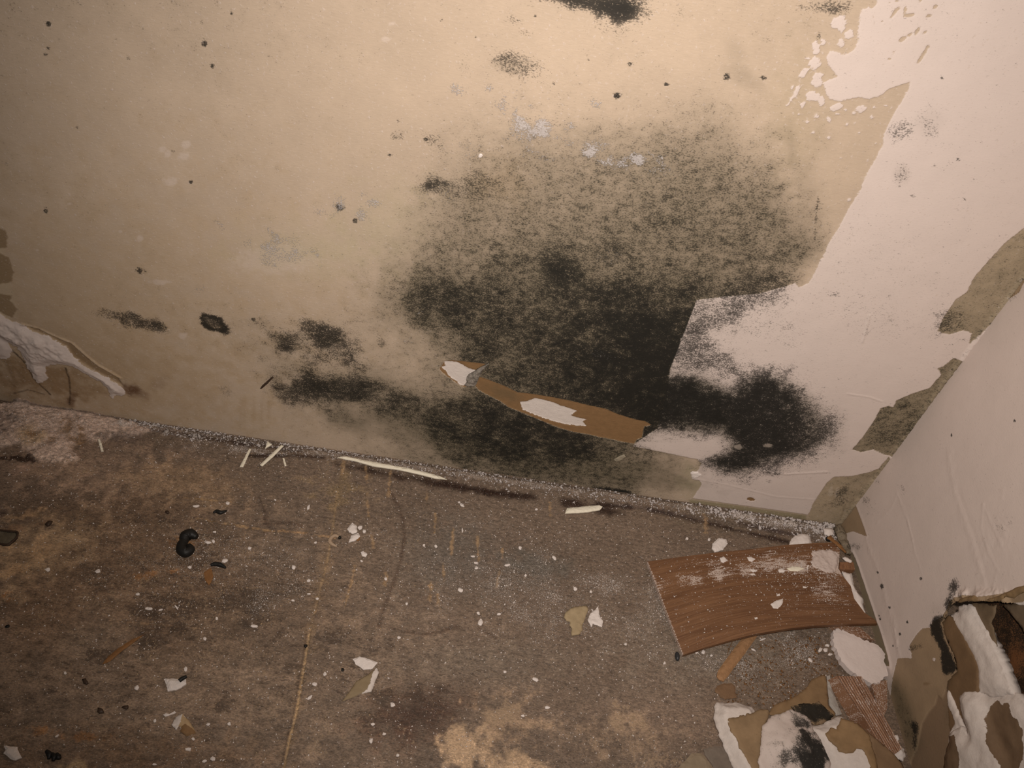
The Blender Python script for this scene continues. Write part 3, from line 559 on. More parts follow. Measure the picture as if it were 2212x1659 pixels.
# worn pale wood at the near edge
for a in [(1010, 1620, 60, 70, 10), (1000, 1580, 40, 60, 20), (1110, 1640, 60, 30, 0), (1075, 1540, 60, 30, -20), (1340, 1560, 60, 28, -10), (1350, 1530, 30, 20, 0)]: L(*a, amp=.62, soft=.8, nz=.6)
L(1080, 1570, 130, 80, 0, amp=.30); L(1330, 1600, 160, 60, 0, amp=.30); L(150, 1650, 70, 24, 0, amp=.45); L(690, 1610, 50, 60, 10, amp=.30); L(1440, 1645, 120, 22, 0, amp=.5); L(720, 1045, 80, 60, 0, amp=.22); L(350, 1040, 220, 50, 5, amp=.22); L(100, 1180, 140, 80, -20, amp=.32); L(420, 1160, 200, 40, 0, amp=.10)
wash(S.blob(1010, 1610, 58, 84, 8, .7, .7, .008), (.60, .44, .29), .92); wash(S.blob(1120, 1650, 70, 30, 0, .8, .6, .008), (.56, .41, .27), .85); wash(S.blob(1350, 1555, 60, 34, -10, .9, .6, .008), (.42, .31, .215), .7); wash(S.blob(1080, 1560, 110, 70, 0, 1.0, .8, .008), (.30, .215, .145), .55); wash(S.blob(1330, 1590, 150, 60, 0, 1.0, .8, .008), (.27, .20, .14), .5)
wash(S.blob(160, 1655, 50, 16, 0, .8, .6, .008), (.36, .27, .15), .6)
# dirt
G(420, 1250, 420, 220, 0, amp=.30); L(350, 1250, 420, 260, 0, amp=.16); L(600, 1550, 500, 140, 0, amp=.10); G(700, 1480, 380, 130, -10, amp=.26); G(900, 1540, 170, 80, -20, amp=.30); G(400, 1330, 260, 70, -15, amp=.2); G(620, 1400, 200, 60, 0, amp=.2); G(200, 1500, 260, 130, 0, amp=.22); G(380, 1120, 260, 60, 5, amp=.18); G(850, 1450, 40, 30, 0, amp=-.0); G(340, 960, 110, 36, 10, amp=.3); G(40, 1060, 90, 40, 0, amp=.28); G(1280, 1100, 240, 40, 9, amp=.14); G(1640, 1450, 130, 60, 0, amp=.20); G(1600, 1170, 120, 30, 8, amp=.2)
lm0 = S.blob(300, 1400, 900, 520, 0, .8); grime = np.clip(grime + (.02 + .09 * lm0) * W[.008] + .05 * lm0 * W[.02] - .05 * (1 - lm0), 0, 1); light = np.clip(light + (.02 + .07 * lm0) * W[.008] - .05 * lm0 * W[.02], 0, 1)
grime *= 1 - .75 * crustm; lm_ = S.blob(300, 1400, 900, 520, 0, .8); tint *= (1 + (.05 + .26 * lm_) * W1 + (.06 + .12 * lm_) * W[.008] + (.08 + .06 * lm_) * W[.003])[:, None]; tint *= (1 + .42 * lm_[:, None] * np.array((1.0, .95, .85)))
tint *= np.array((1.10, 1.03, .98))
D(1150, 1260, 380, 160, 0, amp=.16); D(1080, 1280, 200, 80, 0, amp=.12); D(1400, 1330, 280, 130, 0, amp=.18); D(1500, 1330, 120, 120, 0, amp=.14); D(450, 1220, 300, 150, 0, amp=.10); D(1650, 1440, 140, 80, 0, amp=.22); D(500, 1200, 360, 120, 0, amp=.07); D(600, 1300, 90, 40, 0, amp=.14); D(1740, 1400, 60, 70, 0, amp=.3)
dust = acc(dust, S.line([(x, y + 10) for x, y in base[3:]], 15, 1.3, .6, .008), .30); dust = acc(dust, S.line([(240, 915), (420, 950), (640, 985)], 14, 1.3, .9, .008), .26); dust = acc(dust, S.line([(360, 960), (470, 972), (560, 976)], 14, 1.3, .9, .008), .22)
dust = acc(dust, S.line([(1560, 1110), (1700, 1140), (1810, 1160)], 22, 1.2, .5, .008), .34)
dust = acc(dust, crustm, .12)
sp = W1
zz = .0002 * W[.02] + .00012 * W1
zz += crustm * (.0025 + .0012 * W[.008] + .0003 * W[.003]) + .004 * crustm * S.blob(20, 870, 60, 30, 0, 1.0)
zz += .0014 * S.line([(x, y + 8) for x, y in base[3:]], 10, 1.4, .8, .008) * (1 + .6 * W[.003])
zz -= .0010 * S.line(seam[4:], 3.0, 1.0)
V = np.stack([Pf[:, 0], Pf[:, 1], zz], 1)
me = grid_mesh('floor', V, len(ax), len(ay))
cset(me, 'tint', np.clip(tint, 0, 1))
for k, a in (('grime', grime), ('light', np.clip(light, 0, 1)), ('dust', np.clip(dust, 0, 1))): fset(me, k, a)
n = NT('worn_dirty_subfloor')
v = n.map((.55, 1, 1), (0, 0, .15))
nA = n.noise(420, 4, .62, v); nB = n.noise(1100, 2, .6, v); nC = n.noise(130, 5, .62, v); nW = n.noise(1300, 2, .65); nL = n.noise(520, 4, .65, n.map((1, .7, 1)))
c = n.gain(n.attr('tint', True), n.math('MULTIPLY_ADD', n.con(nA, 2.4), .85, .58))
c = n.gain(c, n.math('MULTIPLY_ADD', n.con(nB, 2.2), .7, .65))
gm = n.thresh(n.con(n.math('ADD', n.math('MULTIPLY', nA, .6), n.math('MULTIPLY', nC, .4)), 2.3), n.attr('grime'), .12)
c = n.mix(n.math('MULTIPLY', gm, .72), c, RGB(n, (.040, .026, .018)))
lm = n.thresh(n.con(nL, 1.8), n.attr('light'), .10)
c = n.mix(n.math('MULTIPLY', lm, .6), c, n.gain(RGB(n, (.32, .225, .145)), n.math('MULTIPLY_ADD', nB, .8, .6)))
wm = n.thresh(n.con(nW, 1.7), n.attr('dust'), .05)
c = n.mix(n.math('MULTIPLY', wm, .8), c, RGB(n, (.55, .49, .45)))
n.bump(n.math('ADD', n.math('ADD', nA, n.math('MULTIPLY', nB, .5)), wm), .0004)
n.done(c, .6, .3)
floor = tag(link('floor', me, n.m), kind='structure')
floor_dust = dust; floor_P = Pf
# ------------------------------------------------------------------ builders for loose things
rng = random.Random(11)
def densify(q, res, closed=True):
    out = []
    n = len(q)
    for i in range(n if closed else n - 1):
        a, b = q[i], q[(i + 1) % n]; k = max(1, int(np.linalg.norm(b - a) / res))
        for t in range(k): out.append(a + (b - a) * t / k)
    return np.array(out)
def flake(name, pts, z=.002, thick=.0015, mat=None, parent=None, res=.0015, jit=.25, relief=0.0, rsc=.006, bend=None, seed=1,
          fields=None, plane='floor', round_=.5, smooth=False, grow=0.0):
    """solid irregular scrap: pts is its outline traced on the photograph, z the height of its top face"""
    if plane == 'floor':
        f3 = lambda px, py: on_floor(px, py, z); nrm = np.array([0, 0, 1.]); f2 = lambda px, py: f3(px, py)[[0, 1]]
        lift = lambda U, h: np.stack([U[:, 0], U[:, 1], z + h], 1)
    elif plane == 'right':
        f2 = lambda px, py: on_right(px, py, z)[[1, 2]]; lift = lambda U, h: np.stack([z - h, U[:, 0], U[:, 1]], 1)
    else:
        f2 = lambda px, py: on_wall(px, py, z)[[0, 2]]; lift = lambda U, h: np.stack([U[:, 0], z - h, U[:, 1]], 1)
    q = np.array([f2(*p) for p in pts])
    o = densify(q, res); rs = np.random.RandomState(seed)
    ctr = o.mean(0)
    d = (o - ctr); d /= np.maximum(np.linalg.norm(d, axis=1), 1e-9)[:, None]
    o = o + d * (rs.uniform(-1, 1, len(o)) * jit * res * .8)[:, None]
    lo, hi = o.min(0), o.max(0)
    gx, gy = np.arange(lo[0], hi[0], res), np.arange(lo[1], hi[1], res)
    I = np.zeros((0, 2))
    if len(gx) > 1 and len(gy) > 1:
        X, Y = np.meshgrid(gx, gy); I = np.stack([X.ravel(), Y.ravel()], 1) + rs.uniform(-.3, .3, (X.size, 2)) * res
        I = I[inside_sd(I, o) > res * .55]
    A = np.concatenate([o, I])
    r = delaunay_2d_cdt([Vector(v) for v in A], [], [list(range(len(o)))], 1, 1e-8)
    U = np.array([(v.x, v.y) for v in r[0]]); tri = [list(t) for t in r[2]]
    e = inside_sd(U, o)
    h = np.zeros(len(U)); b = np.zeros(len(U))
    if relief: h = h + relief * fbm(U, rsc, seed % 40 + 5, 4)
    if bend is not None: b = bend(U - ctr) if bend.__code__.co_argcount == 1 else bend(U, f2)
    edge_drop = round_ * thick * (1 - sstep(np.abs(e), 0, max(thick * .8, res * .6)))
    top = lift(U, h + b - edge_drop); bot = lift(U, b - thick + 0 * h)
    cnt = {}
    for t in tri:
        for i in range(3):
            k = (t[i], t[(i + 1) % 3]); cnt[k] = 1
    n = len(U)
    area = sum((U[t[1]] - U[t[0]])[0] * (U[t[2]] - U[t[0]])[1] - (U[t[1]] - U[t[0]])[1] * (U[t[2]] - U[t[0]])[0] for t in tri)
    Fc = [t for t in tri] + [[i + n for i in t[::-1]] for t in tri]
    for (a, c) in cnt:
        if (c, a) not in cnt: Fc.append([c, a, a + n, c + n])
    if (area < 0) != (plane == 'right' ): pass
    me = mesh_of(name, np.concatenate([top, bot]), Fc, smooth)
    bm = bmesh.new(); bm.from_mesh(me); bmesh.ops.recalc_face_normals(bm, faces=bm.faces); bm.to_mesh(me); bm.free()
    if fields:
        SS = Surf(U, f2); at = dict(tint=np.tile((.30, .22, .14), (n, 1)), paint=np.full(n, -9.), brown=np.full(n, -9.), gyp=np.full(n, -9.), mold=np.zeros(n), haze=np.zeros(n), fuzz=np.zeros(n))
        at.update(fields(SS)); core = fields.__name__ != 'paper_only'
        for k, v in at.items():
            if k == 'tint': cset(me, k, np.concatenate([v, v]))
            else:
                lowv = np.full(n, 9.) if (k == 'gyp' and core) else (v * 0 - 9 if k in ('paint', 'brown') and core else v)
                fset(me, k, np.concatenate([v, lowv]))
    return link(name, me, mat or M_WHITE, parent)
def pic_tube(name, pts, radii, z, mat, parent=None, n=10, sub=6, ribs=0, zs=None):
    P = np.array([on_floor(x, y, z if zs is None else zs[i]) for i, (x, y) in enumerate(pts)]); m = len(P)
    # Catmull-Rom through the traced points
    C = []; Rr = []
    for i in range(m - 1):
        p0, p1, p2, p3 = P[max(i - 1, 0)], P[i], P[i + 1], P[min(i + 2, m - 1)]
        for t in np.linspace(0, 1, sub, endpoint=(i == m - 2)):
            C.append(.5 * ((2 * p1) + (p2 - p0) * t + (2 * p0 - 5 * p1 + 4 * p2 - p3) * t * t + (3 * p1 - p0 - 3 * p2 + p3) * t ** 3))
            Rr.append(radii[i] * (1 - t) + radii[i + 1] * t)
    V = []; Fc = []; k = len(C)
    for i in range(k):
        tg = C[min(i + 1, k - 1)] - C[max(i - 1, 0)]; tg /= max(np.linalg.norm(tg), 1e-9)
        a = np.cross(tg, (0, 0, 1.)); a /= max(np.linalg.norm(a), 1e-9); b = np.cross(a, tg)
        rr = Rr[i] * (1 + (.10 * math.sin(i * ribs) if ribs else 0))
        for j in range(n):
            th = 2 * math.pi * j / n; V.append(C[i] + rr * (math.cos(th) * a + math.sin(th) * b))
    for i in range(k - 1):
        for j in range(n): Fc.append([i * n + j, i * n + (j + 1) % n, (i + 1) * n + (j + 1) % n, (i + 1) * n + j])
    Fc.append(list(range(n))[::-1]); Fc.append([(k - 1) * n + j for j in range(n)])
    return link(name, mesh_of(name, V, Fc), mat, parent)
def ball(name, px, py, z, r, mat, parent=None, sq=(1, 1, 1)):
    bm = bmesh.new(); bmesh.ops.create_icosphere(bm, subdivisions=3, radius=1)
    c = on_floor(px, py, z)
    for v in bm.verts: v.co = Vector((c[0] + v.co.x * r * sq[0], c[1] + v.co.y * r * sq[1], c[2] + v.co.z * r * sq[2]))
    me = bpy.data.meshes.new(name); bm.to_mesh(me); bm.free()
    me.polygons.foreach_set('use_smooth', [True] * len(me.polygons))
    return link(name, me, mat, parent)
def oval(cx, cy, rx, ry, rot=0, n=9, jag=.22, seed=0):
    r = random.Random(seed * 7 + int(cx * 3 + cy)); a = math.radians(rot); out = []
    for i in range(n):
        th = 2 * math.pi * (i + r.uniform(-.25, .25)) / n; k = 1 + r.uniform(-jag, jag)
        x, y = rx * k * math.cos(th), ry * k * math.sin(th)
        out.append((cx + x * math.cos(a) - y * math.sin(a), cy + x * math.sin(a) + y * math.cos(a)))
    return out
CA = lambda p: T(1480, 1400, 4.608, p)
CB = lambda p: T(1350, 1050, 2.566, p)
CC = lambda p: T(400, 850, 2.458, p)
CD = lambda p: T(0, 1050, 2.458, p)
CE = lambda p: T(800, 1150, 3.16, p)
CF = lambda p: T(0, 1400, 5.267, p)
CG = lambda p: T(0, 860, 5.183, p)

# ------------------------------------------------------------------ broken drywall in the right wall (parts of the wall)
def gyp_only(SS):
    n = len(SS.P); return dict(gyp=np.full(n, 9.), tint=np.tile((.5, .45, .4), (n, 1)))
def paper_tint(col, var=.12, mold=()):
    def paper_only(SS):
        n = len(SS.P); t = np.tile(col, (n, 1)) * (1 + var * SS.n[.008] + .5 * var * SS.n[.003])[:, None]; m = np.zeros(n)
        for a in mold: m = acc(m, SS.blob(*a[:5], .8, .5, .008), a[5])
        return dict(tint=np.clip(t, 0, 1), mold=m)
    return paper_only
flake('torn_paper', C8([(560, 470), (600, 425), (645, 380), (720, 420), (800, 600), (900, 800), (900, 1010), (850, 1100), (830, 1450), (850, 1900), (640, 1900), (620, 1300), (625, 1060), (630, 960), (635, 900), (715, 850), (705, 780), (680, 700), (650, 640), (620, 560)]),
      .0012, .0012, M_FLAKE, wall_right, .002, .1, .0002, plane='right', seed=3, fields=paper_tint((.170, .105, .056)), smooth=True)
flake('torn_gypsum', C8([(640, 385), (665, 365), (710, 345), (705, 305), (740, 292), (800, 290), (825, 305), (850, 370), (905, 460), (960, 560), (1005, 640), (1035, 700), (1075, 800), (1110, 900), (1140, 980), (1150, 1040), (1000, 1060), (862, 1020), (868, 930), (865, 850), (830, 750), (800, 690), (760, 610), (720, 555), (680, 500), (650, 450)]),
      .0008, .009, M_FLAKE, wall_right, .0016, .5, .0005, .007, plane='right', seed=5, fields=gyp_only, round_=.25, smooth=True)
def lower_fields(SS):
    n = len(SS.P)
    br = SS.poly(C8([(1010, 1078), (1040, 1110), (1068, 1132), (1085, 1105), (1118, 1112), (1130, 1170), (1160, 1230), (1195, 1245), (1200, 1290), (1232, 1345), (1225, 1420), (1240, 1520), (1210, 1640), (1180, 1800), (1120, 1800), (1100, 1640), (1060, 1580), (1030, 1530), (990, 1440), (985, 1340), (955, 1230), (975, 1140)])) * 1000
    br = mx(br, SS.poly(C8([(690, 1400), (740, 1385), (775, 1440), (800, 1560), (810, 1900), (640, 1900), (650, 1600)])) * 1000)
    gy = np.full(n, 9.); gy = np.where(br > -1.5, -br * 1.0, gy)
    return dict(gyp=gy, tint=np.tile((.155, .100, .060), (n, 1)) * (1 + .15 * SS.n[.008])[:, None])
lower_px = C8([(755, 1068), (800, 1030), (870, 1005), (960, 1008), (1060, 1012), (1140, 1022), (1190, 1060), (1250, 1135), (1300, 1210), (1420, 1400), (1420, 1900), (660, 1900), (655, 1560), (690, 1440), (700, 1370), (745, 1330), (775, 1310), (838, 1395), (815, 1310), (790, 1240), (770, 1170)])
def lower_bend(U, f2):
    a = f2(*C8([(900, 1010)])[0]); s = a[1] - U[:, 1]
    return .0035 * sstep(s, -.002, .014) + .003 * sstep(s, 0, .06) - .0028 * (1 - sstep(s, 0, .006))
flake('torn_gypsum', lower_px, -.0005, .010, M_FLAKE, wall_right, .0016, .5, .0010, .012, bend=lower_bend, plane='right', seed=7, fields=lower_fields, round_=.3, smooth=True)
flake('torn_gypsum', C8([(636, 1000), (660, 1040), (690, 1105), (720, 1190), (755, 1270), (775, 1310), (740, 1335), (700, 1365), (680, 1430), (655, 1500), (645, 1545), (625, 1530), (640, 1440), (650, 1360), (690, 1285), (670, 1210), (640, 1150), (632, 1070)]),
      -.0006, .0022, M_FLAKE, wall_right, .0012, .6, .0005, .006, plane='right', seed=9, fields=gyp_only, smooth=True)
flake('torn_paper', C8([(820, 285), (900, 285), (1045, 300), (1035, 380), (1005, 450), (1030, 520), (1055, 640), (1040, 700), (1010, 690), (960, 590), (900, 480), (850, 390)]),
      .005, .001, M_FLAKE, wall_right, .002, .5, .0004, plane='right', seed=13, fields=paper_tint((.150, .105, .064), .15, [(C8([(1010, 620)])[0] + (14, 12, 40, .5))]), smooth=True)
flake('torn_paper', C8([(1100, 300), (1160, 290), (1300, 270), (1700, 220), (1700, 760), (1400, 640), (1290, 540), (1240, 470), (1190, 400), (1150, 350)]),
      .006, .001, M_FLAKE, wall_right, .002, .5, .0004, plane='right', seed=14, fields=paper_tint((.150, .110, .072), .15), smooth=True)
flake('torn_gypsum', C8([(1095, 262), (1140, 240), (1200, 250), (1240, 220), (1300, 175), (1500, 120), (1500, 250), (1284, 292), (1210, 290), (1160, 275)]),
      -.0008, .007, M_FLAKE, wall_right, .0014, .6, .0006, .006, plane='right', seed=15, fields=gyp_only, smooth=True)
flake('torn_paper', C8([(720, 275), (745, 245), (800, 228), (860, 215), (930, 236), (960, 255), (1040, 225), (1130, 195), (1210, 150), (1300, 128), (1500, 80), (1500, 130), (1290, 180), (1220, 210), (1190, 240), (1120, 225), (1080, 262), (1000, 268), (940, 262), (860, 268), (800, 262), (750, 275)]),
      -.0035, .0012, M_FLAKE, wall_right, .0014, .6, .0008, .006, plane='right', seed=16, fields=paper_tint((.235, .155, .080), .2), smooth=True)
def stud_fields(SS):
    n = len(SS.P); t = np.tile((.170, .072, .030), (n, 1)) * (1 + .25 * SS.n[.02] + .2 * SS.n[.003])[:, None]
    g = SS.blob(2196, 1418, 40, 50, 10, 1.0, .4, .008); m = .66 - .6 * g
    return dict(tint=np.clip(t, 0, 1), mold=np.clip(m, 0, 1), haze=np.clip(.6 - g, 0, 1) * .5)
stud_fields.__name__ = 'paper_only'
flake('wall_stud', C8([(700, 40), (1900, 40), (1900, 2100), (700, 2100)]), .022, .030, M_FLAKE, wall_right, .004, 0, .0006, .012, plane='right', seed=17, fields=stud_fields, smooth=True)
# rolled-back shreds left on the mouldy wall
def curl_fields(SS):
    n = len(SS.P); return dict(tint=np.tile((.23, .20, .17), (n, 1)) * (1 + .3 * SS.n[.003])[:, None], mold=.30 + .35 * np.clip(SS.n[.003], 0, 1))
curl_fields.__name__ = 'paper_only'
flake('torn_paper', C5([(540, 372), (555, 345), (600, 320), (640, 292), (720, 250), (680, 300), (650, 345), (620, 420), (590, 440), (560, 440), (528, 425), (545, 400)]),
      -.0028, .0028, M_FLAKE, wall_back, .0008, .4, .0012, .003, plane='wall', seed=21, fields=curl_fields, smooth=True)
flake('torn_paper', C5([(1718, 1008), (1760, 985), (1800, 970), (1815, 985), (1790, 1010), (1750, 1028), (1725, 1025)]), -.0014, .0012, M_FLAKE, wall_back, .0008, .3, .0006, .003, plane='wall', seed=22, fields=paper_tint((.27, .23, .17), .15), smooth=True)
flake('torn_paper', T(120, 600, 2.765, [(1218, 668), (1230, 650), (1292, 595), (1300, 600), (1262, 640), (1228, 668)]), -.0016, .0014, M_DARKB, wall_back, .001, .2, .0003, .003, plane='wall', seed=23)
flake('paint_chip', C7([(1392, 752), (1400, 745), (1425, 748), (1440, 760), (1420, 772), (1400, 775)]), -.0018, .0016, M_WHITE, wall_back, .0012, .3, .0003, plane='wall', seed=24)
flake('paint_chip', T(800, 0, 2.212, [(516, 748), (522, 736), (532, 736), (538, 744), (530, 754), (520, 757)]), -.0012, .001, M_WHITE, wall_back, .001, .2, .0002, plane='wall', seed=25)

# ------------------------------------------------------------------ the warped brown board
def lerp(a, b, t): return a + (b - a) * t
def poly_at(pts, t):
    p = np.array(pts, float); s = np.concatenate([[0], np.cumsum(np.linalg.norm(np.diff(p, axis=0), axis=1))]); s /= s[-1]
    return np.array([np.interp(t, s, p[:, 0]), np.interp(t, s, p[:, 1])])
b_top = [(1398, 1213), (1470, 1203), (1550, 1193), (1623, 1186), (1700, 1177), (1760, 1173), (1800, 1172)]
b_bot = [(1475, 1415), (1525, 1398), (1584, 1381), (1634, 1369), (1701, 1358), (1760, 1352), (1826, 1348), (1897, 1347)]
b_rgt = [(1800, 1172), (1814, 1187), (1813, 1203), (1811, 1228), (1820, 1243), (1838, 1266), (1845, 1293), (1868, 1324), (1888, 1337), (1897, 1347)]
NS, NTt = 110, 56
def board_z(s, t): return .0065 + .010 * math.sin(math.pi * min(s * 1.02, 1)) * (.25 + .75 * t) + .004 * s
def board_px(s, t):
    A, B, C_, D_ = [np.array(p, float) for p in (b_top[0], b_bot[0], b_top[-1], b_bot[-1])]
    tb = lerp(poly_at(b_top, s), poly_at(b_bot, s), t); lr = lerp(lerp(A, B, t), poly_at(b_rgt, t), s ** 1.0)
    return tb + lr - lerp(lerp(A, C_, s), lerp(B, D_, s), t)
def board_pt(s, t, dz=0.0):
    p = board_px(s, t); return on_floor(p[0], p[1], board_z(s, t)) + np.array([0, 0, dz])
V = []; gu = []; gv = []; du = []
dustn = fbm(np.array([[s * .17, t * .085] for s in np.linspace(0, 1, NS) for t in np.linspace(0, 1, NTt)]), .012, 31, 4)
k = 0
for i, s in enumerate(np.linspace(0, 1, NS)):
    for j, t in enumerate(np.linspace(0, 1, NTt)):
        V.append(board_pt(s, t)); gu.append(s * .17); gv.append(t * .085 + .006 * math.sin(math.pi * s) * .6)
        x, y = board_px(s, t); nn = dustn[k]; k += 1
        d = .05
        for cx, cy, rx, ry, am in ((1700, 1215, 150, 26, .46), (1600, 1235, 170, 18, .42), (1480, 1255, 90, 18, .44), (1560, 1210, 110, 8, .3), (1790, 1225, 60, 40, .55), (1800, 1270, 60, 40, .36), (1770, 1300, 90, 30, .18), (1430, 1270, 30, 12, .15)):
            q = math.hypot((x - cx) / rx, (y - cy + (x - cx) * .10) / ry); d = 1 - (1 - d) * (1 - am * float(np.clip(1.15 - q + .5 * nn, 0, 1)))
        du.append(d if 0 < i else .62)
n0 = len(V)
for i in range(NS):
    for j in range(NTt):
        V.append(V[i * NTt + j] - np.array([0, 0, .0036]))
Fc = []
for i in range(NS - 1):
    for j in range(NTt - 1):
        a = i * NTt + j; q = [a, a + 1, a + NTt + 1, a + NTt]; Fc.append(q); Fc.append([x + n0 for x in q[::-1]])
ed = [i for i in range(NTt)] + [i * NTt + NTt - 1 for i in range(1, NS)] + [(NS - 1) * NTt + j for j in range(NTt - 2, -1, -1)] + [i * NTt for i in range(NS - 2, 0, -1)]
for a, b in zip(ed, ed[1:] + ed[:1]): Fc.append([b, a, a + n0, b + n0])
me = mesh_of('wood_board', V, Fc)
bm = bmesh.new(); bm.from_mesh(me); bmesh.ops.recalc_face_normals(bm, faces=bm.faces); bm.to_mesh(me); bm.free()
me.set_sharp_from_angle(angle=math.radians(40))
fset(me, 'gu', np.array(gu * 2)); fset(me, 'gv', np.array(gv * 2)); fset(me, 'dust', np.array(du + [.62] * NTt + [.1] * (n0 - NTt)))
board = tag(link('wood_board', me, M_BOARD), 'warped brown wood-grain board dusted with white plaster, lying in the corner', 'board')

# ribbed wood block and the other bits of wood
def block(name, tl, tr, br_, bl, z_top, z_bot, shift, ribs=0, rib_h=.0008, mat=M_WOOD, n=90, m=48, zfar=None, dust=.12):
    tl, tr, br_, bl = [np.array(p, float) for p in (tl, tr, br_, bl)]; V = []; gu = []; gv = []
    zf = z_top if zfar is None else zfar
    for i, s in enumerate(np.linspace(0, 1, n)):
        for j, t in enumerate(np.linspace(0, 1, m)):
            p = lerp(lerp(tl, bl, s), lerp(tr, br_, s), t); z = lerp(zf, z_top, s)
            V.append(on_floor(p[0], p[1], z) + np.array([0, 0, rib_h * (abs(math.cos(math.pi * t * ribs)) ** .7 if ribs else 0)])); gu.append(s * .09); gv.append(t * .03 + .2)
    n0 = len(V); C0 = V[0:n0]
    for i, s in enumerate(np.linspace(0, 1, n)):
        for j, t in enumerate(np.linspace(0, 1, m)):
            p = V[i * m + j]; V.append(np.array([p[0] + shift[0], p[1] + shift[1], z_bot]))
    Fc = []
    for i in range(n - 1):
        for j in range(m - 1):
            a = i * m + j; q = [a, a + 1, a + m + 1, a + m]; Fc.append(q); Fc.append([x + n0 for x in q[::-1]])
    ed = [j for j in range(m)] + [i * m + m - 1 for i in range(1, n)] + [(n - 1) * m + j for j in range(m - 2, -1, -1)] + [i * m for i in range(n - 2, 0, -1)]
    for a, b in zip(ed, ed[1:] + ed[:1]): Fc.append([b, a, a + n0, b + n0])
    me = mesh_of(name, V, Fc); bm = bmesh.new(); bm.from_mesh(me); bmesh.ops.recalc_face_normals(bm, faces=bm.faces); bm.to_mesh(me); bm.free()
    me.set_sharp_from_angle(angle=math.radians(50))
    fset(me, 'gu', np.array(gu * 2)); fset(me, 'gv', np.array(gv * 2)); fset(me, 'dust', np.full(2 * n0, dust))
    return link(name, me, mat)
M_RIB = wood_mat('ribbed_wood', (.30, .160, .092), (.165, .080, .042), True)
_n = NT.__new__(NT); _n.m = M_RIB; _n.t = M_RIB.node_tree; _n.N = _n.t.nodes; _n.b = _n.N['Principled BSDF']     # shade between the ribs painted into the wood colour
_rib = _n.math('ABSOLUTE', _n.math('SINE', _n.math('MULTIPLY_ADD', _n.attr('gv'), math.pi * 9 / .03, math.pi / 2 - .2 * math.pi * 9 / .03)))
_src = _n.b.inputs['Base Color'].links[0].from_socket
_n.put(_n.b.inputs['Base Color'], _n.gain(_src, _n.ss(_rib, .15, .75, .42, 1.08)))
M_SCRAPW = wood_mat('dusty_scrap_wood', (.26, .140, .080), (.15, .072, .038), True)
tag(block('wood_block', *CA([(1502, 285), (1745, 288), (2150, 1010), (2010, 1110)]), .0125, .0012, (-.0030, .0010), ribs=9, rib_h=.0016, mat=M_RIB, zfar=.011, dust=.30), 'dusty ribbed reddish wood block with groove shade painted in, leaning by the right wall', 'wood block')
tag(block('wood_piece', *CA([(1850, 345), (2012, 318), (2012, 600), (1960, 720)]), .006, .0008, (0, 0), mat=M_SCRAPW, n=24, m=16, dust=.36), 'dusty dark wood scrap between the ribbed block and the right wall', 'wood scrap')
tag(block('wood_piece', *C6([(695, 1322), (1010, 1338), (1165, 1478), (850, 1420)]), .0045, .0006, (0, 0), mat=M_SCRAPW, n=20, m=30, dust=.34), 'dusty wood scrap under the right end of the brown board', 'wood scrap')
tag(block('wood_piece', *C6([(800, 655), (945, 655), (962, 735), (795, 732)]), .0085, .0006, (0, 0), mat=M_WOOD, n=20, m=16, dust=.1), 'small square wood scrap between board end and right wall', 'wood scrap')
o = flake('wood_splinter', CB([(512, 1050), (520, 1018), (560, 960), (600, 905), (640, 855), (680, 815), (735, 780), (735, 830), (700, 880), (650, 950), (610, 1000), (575, 1050), (550, 1078), (525, 1068)]), .0035, .0025, plain_mat('splinter_wood', (.29, .160, .078), .3, 300), None, .0016, .15, .0003, seed=31)
tag(o, 'orange-brown wood splinter sticking out below the brown board', 'splinter')
tag(pic_tube('straw', CB([(601, 850), (585, 885), (568, 930)]), [.00035, .0004, .0003], .002, M_BROWNP), 'thin dark straw beside the orange-brown splinter', 'straw')

# ------------------------------------------------------------------ drywall rubble in the corner
def rub1(SS):
    n = len(SS.P); br = SS.poly(CA([(425, 705), (500, 682), (600, 660), (680, 635), (745, 602), (840, 598), (900, 640), (820, 800), (780, 1000), (780, 1400), (720, 1300), (660, 1190), (600, 1080), (545, 990), (510, 890), (450, 810)])) * 1000
    return dict(gyp=np.full(n, 9.), tint=np.tile((.27, .175, .090), (n, 1)))
o = flake('drywall_piece', CA([(340, 495), (400, 500), (520, 505), (640, 520), (700, 545), (730, 580), (722, 608), (830, 598), (852, 622), (840, 690), (810, 750), (790, 800), (790, 900), (790, 1050), (790, 1200), (800, 1400), (680, 1400), (530, 1190), (470, 1050), (440, 980), (380, 850), (340, 720), (315, 640), (325, 600), (322, 540)]), .010, .009, M_FLAKE, None, .0016, .6, .0006, .006, seed=41, fields=rub1, round_=.75, smooth=True)
tag(o, 'broken drywall piece with white crumbly rim and tan paper face, leftmost of the corner rubble', 'drywall piece')
c_ = flake('paper_facing', CA([(425, 705), (500, 682), (600, 660), (680, 635), (745, 604), (826, 604), (843, 625), (832, 690), (803, 750), (784, 800), (784, 900), (784, 1050), (784, 1200), (786, 1390), (720, 1300), (660, 1190), (600, 1080), (545, 990), (510, 890), (450, 810)]), .0108, .0012, M_FLAKE, o, .0014, .6, .0003, seed=42, fields=paper_tint((.250, .168, .095), .14), smooth=True)
c_['label'] = 'tan paper facing'
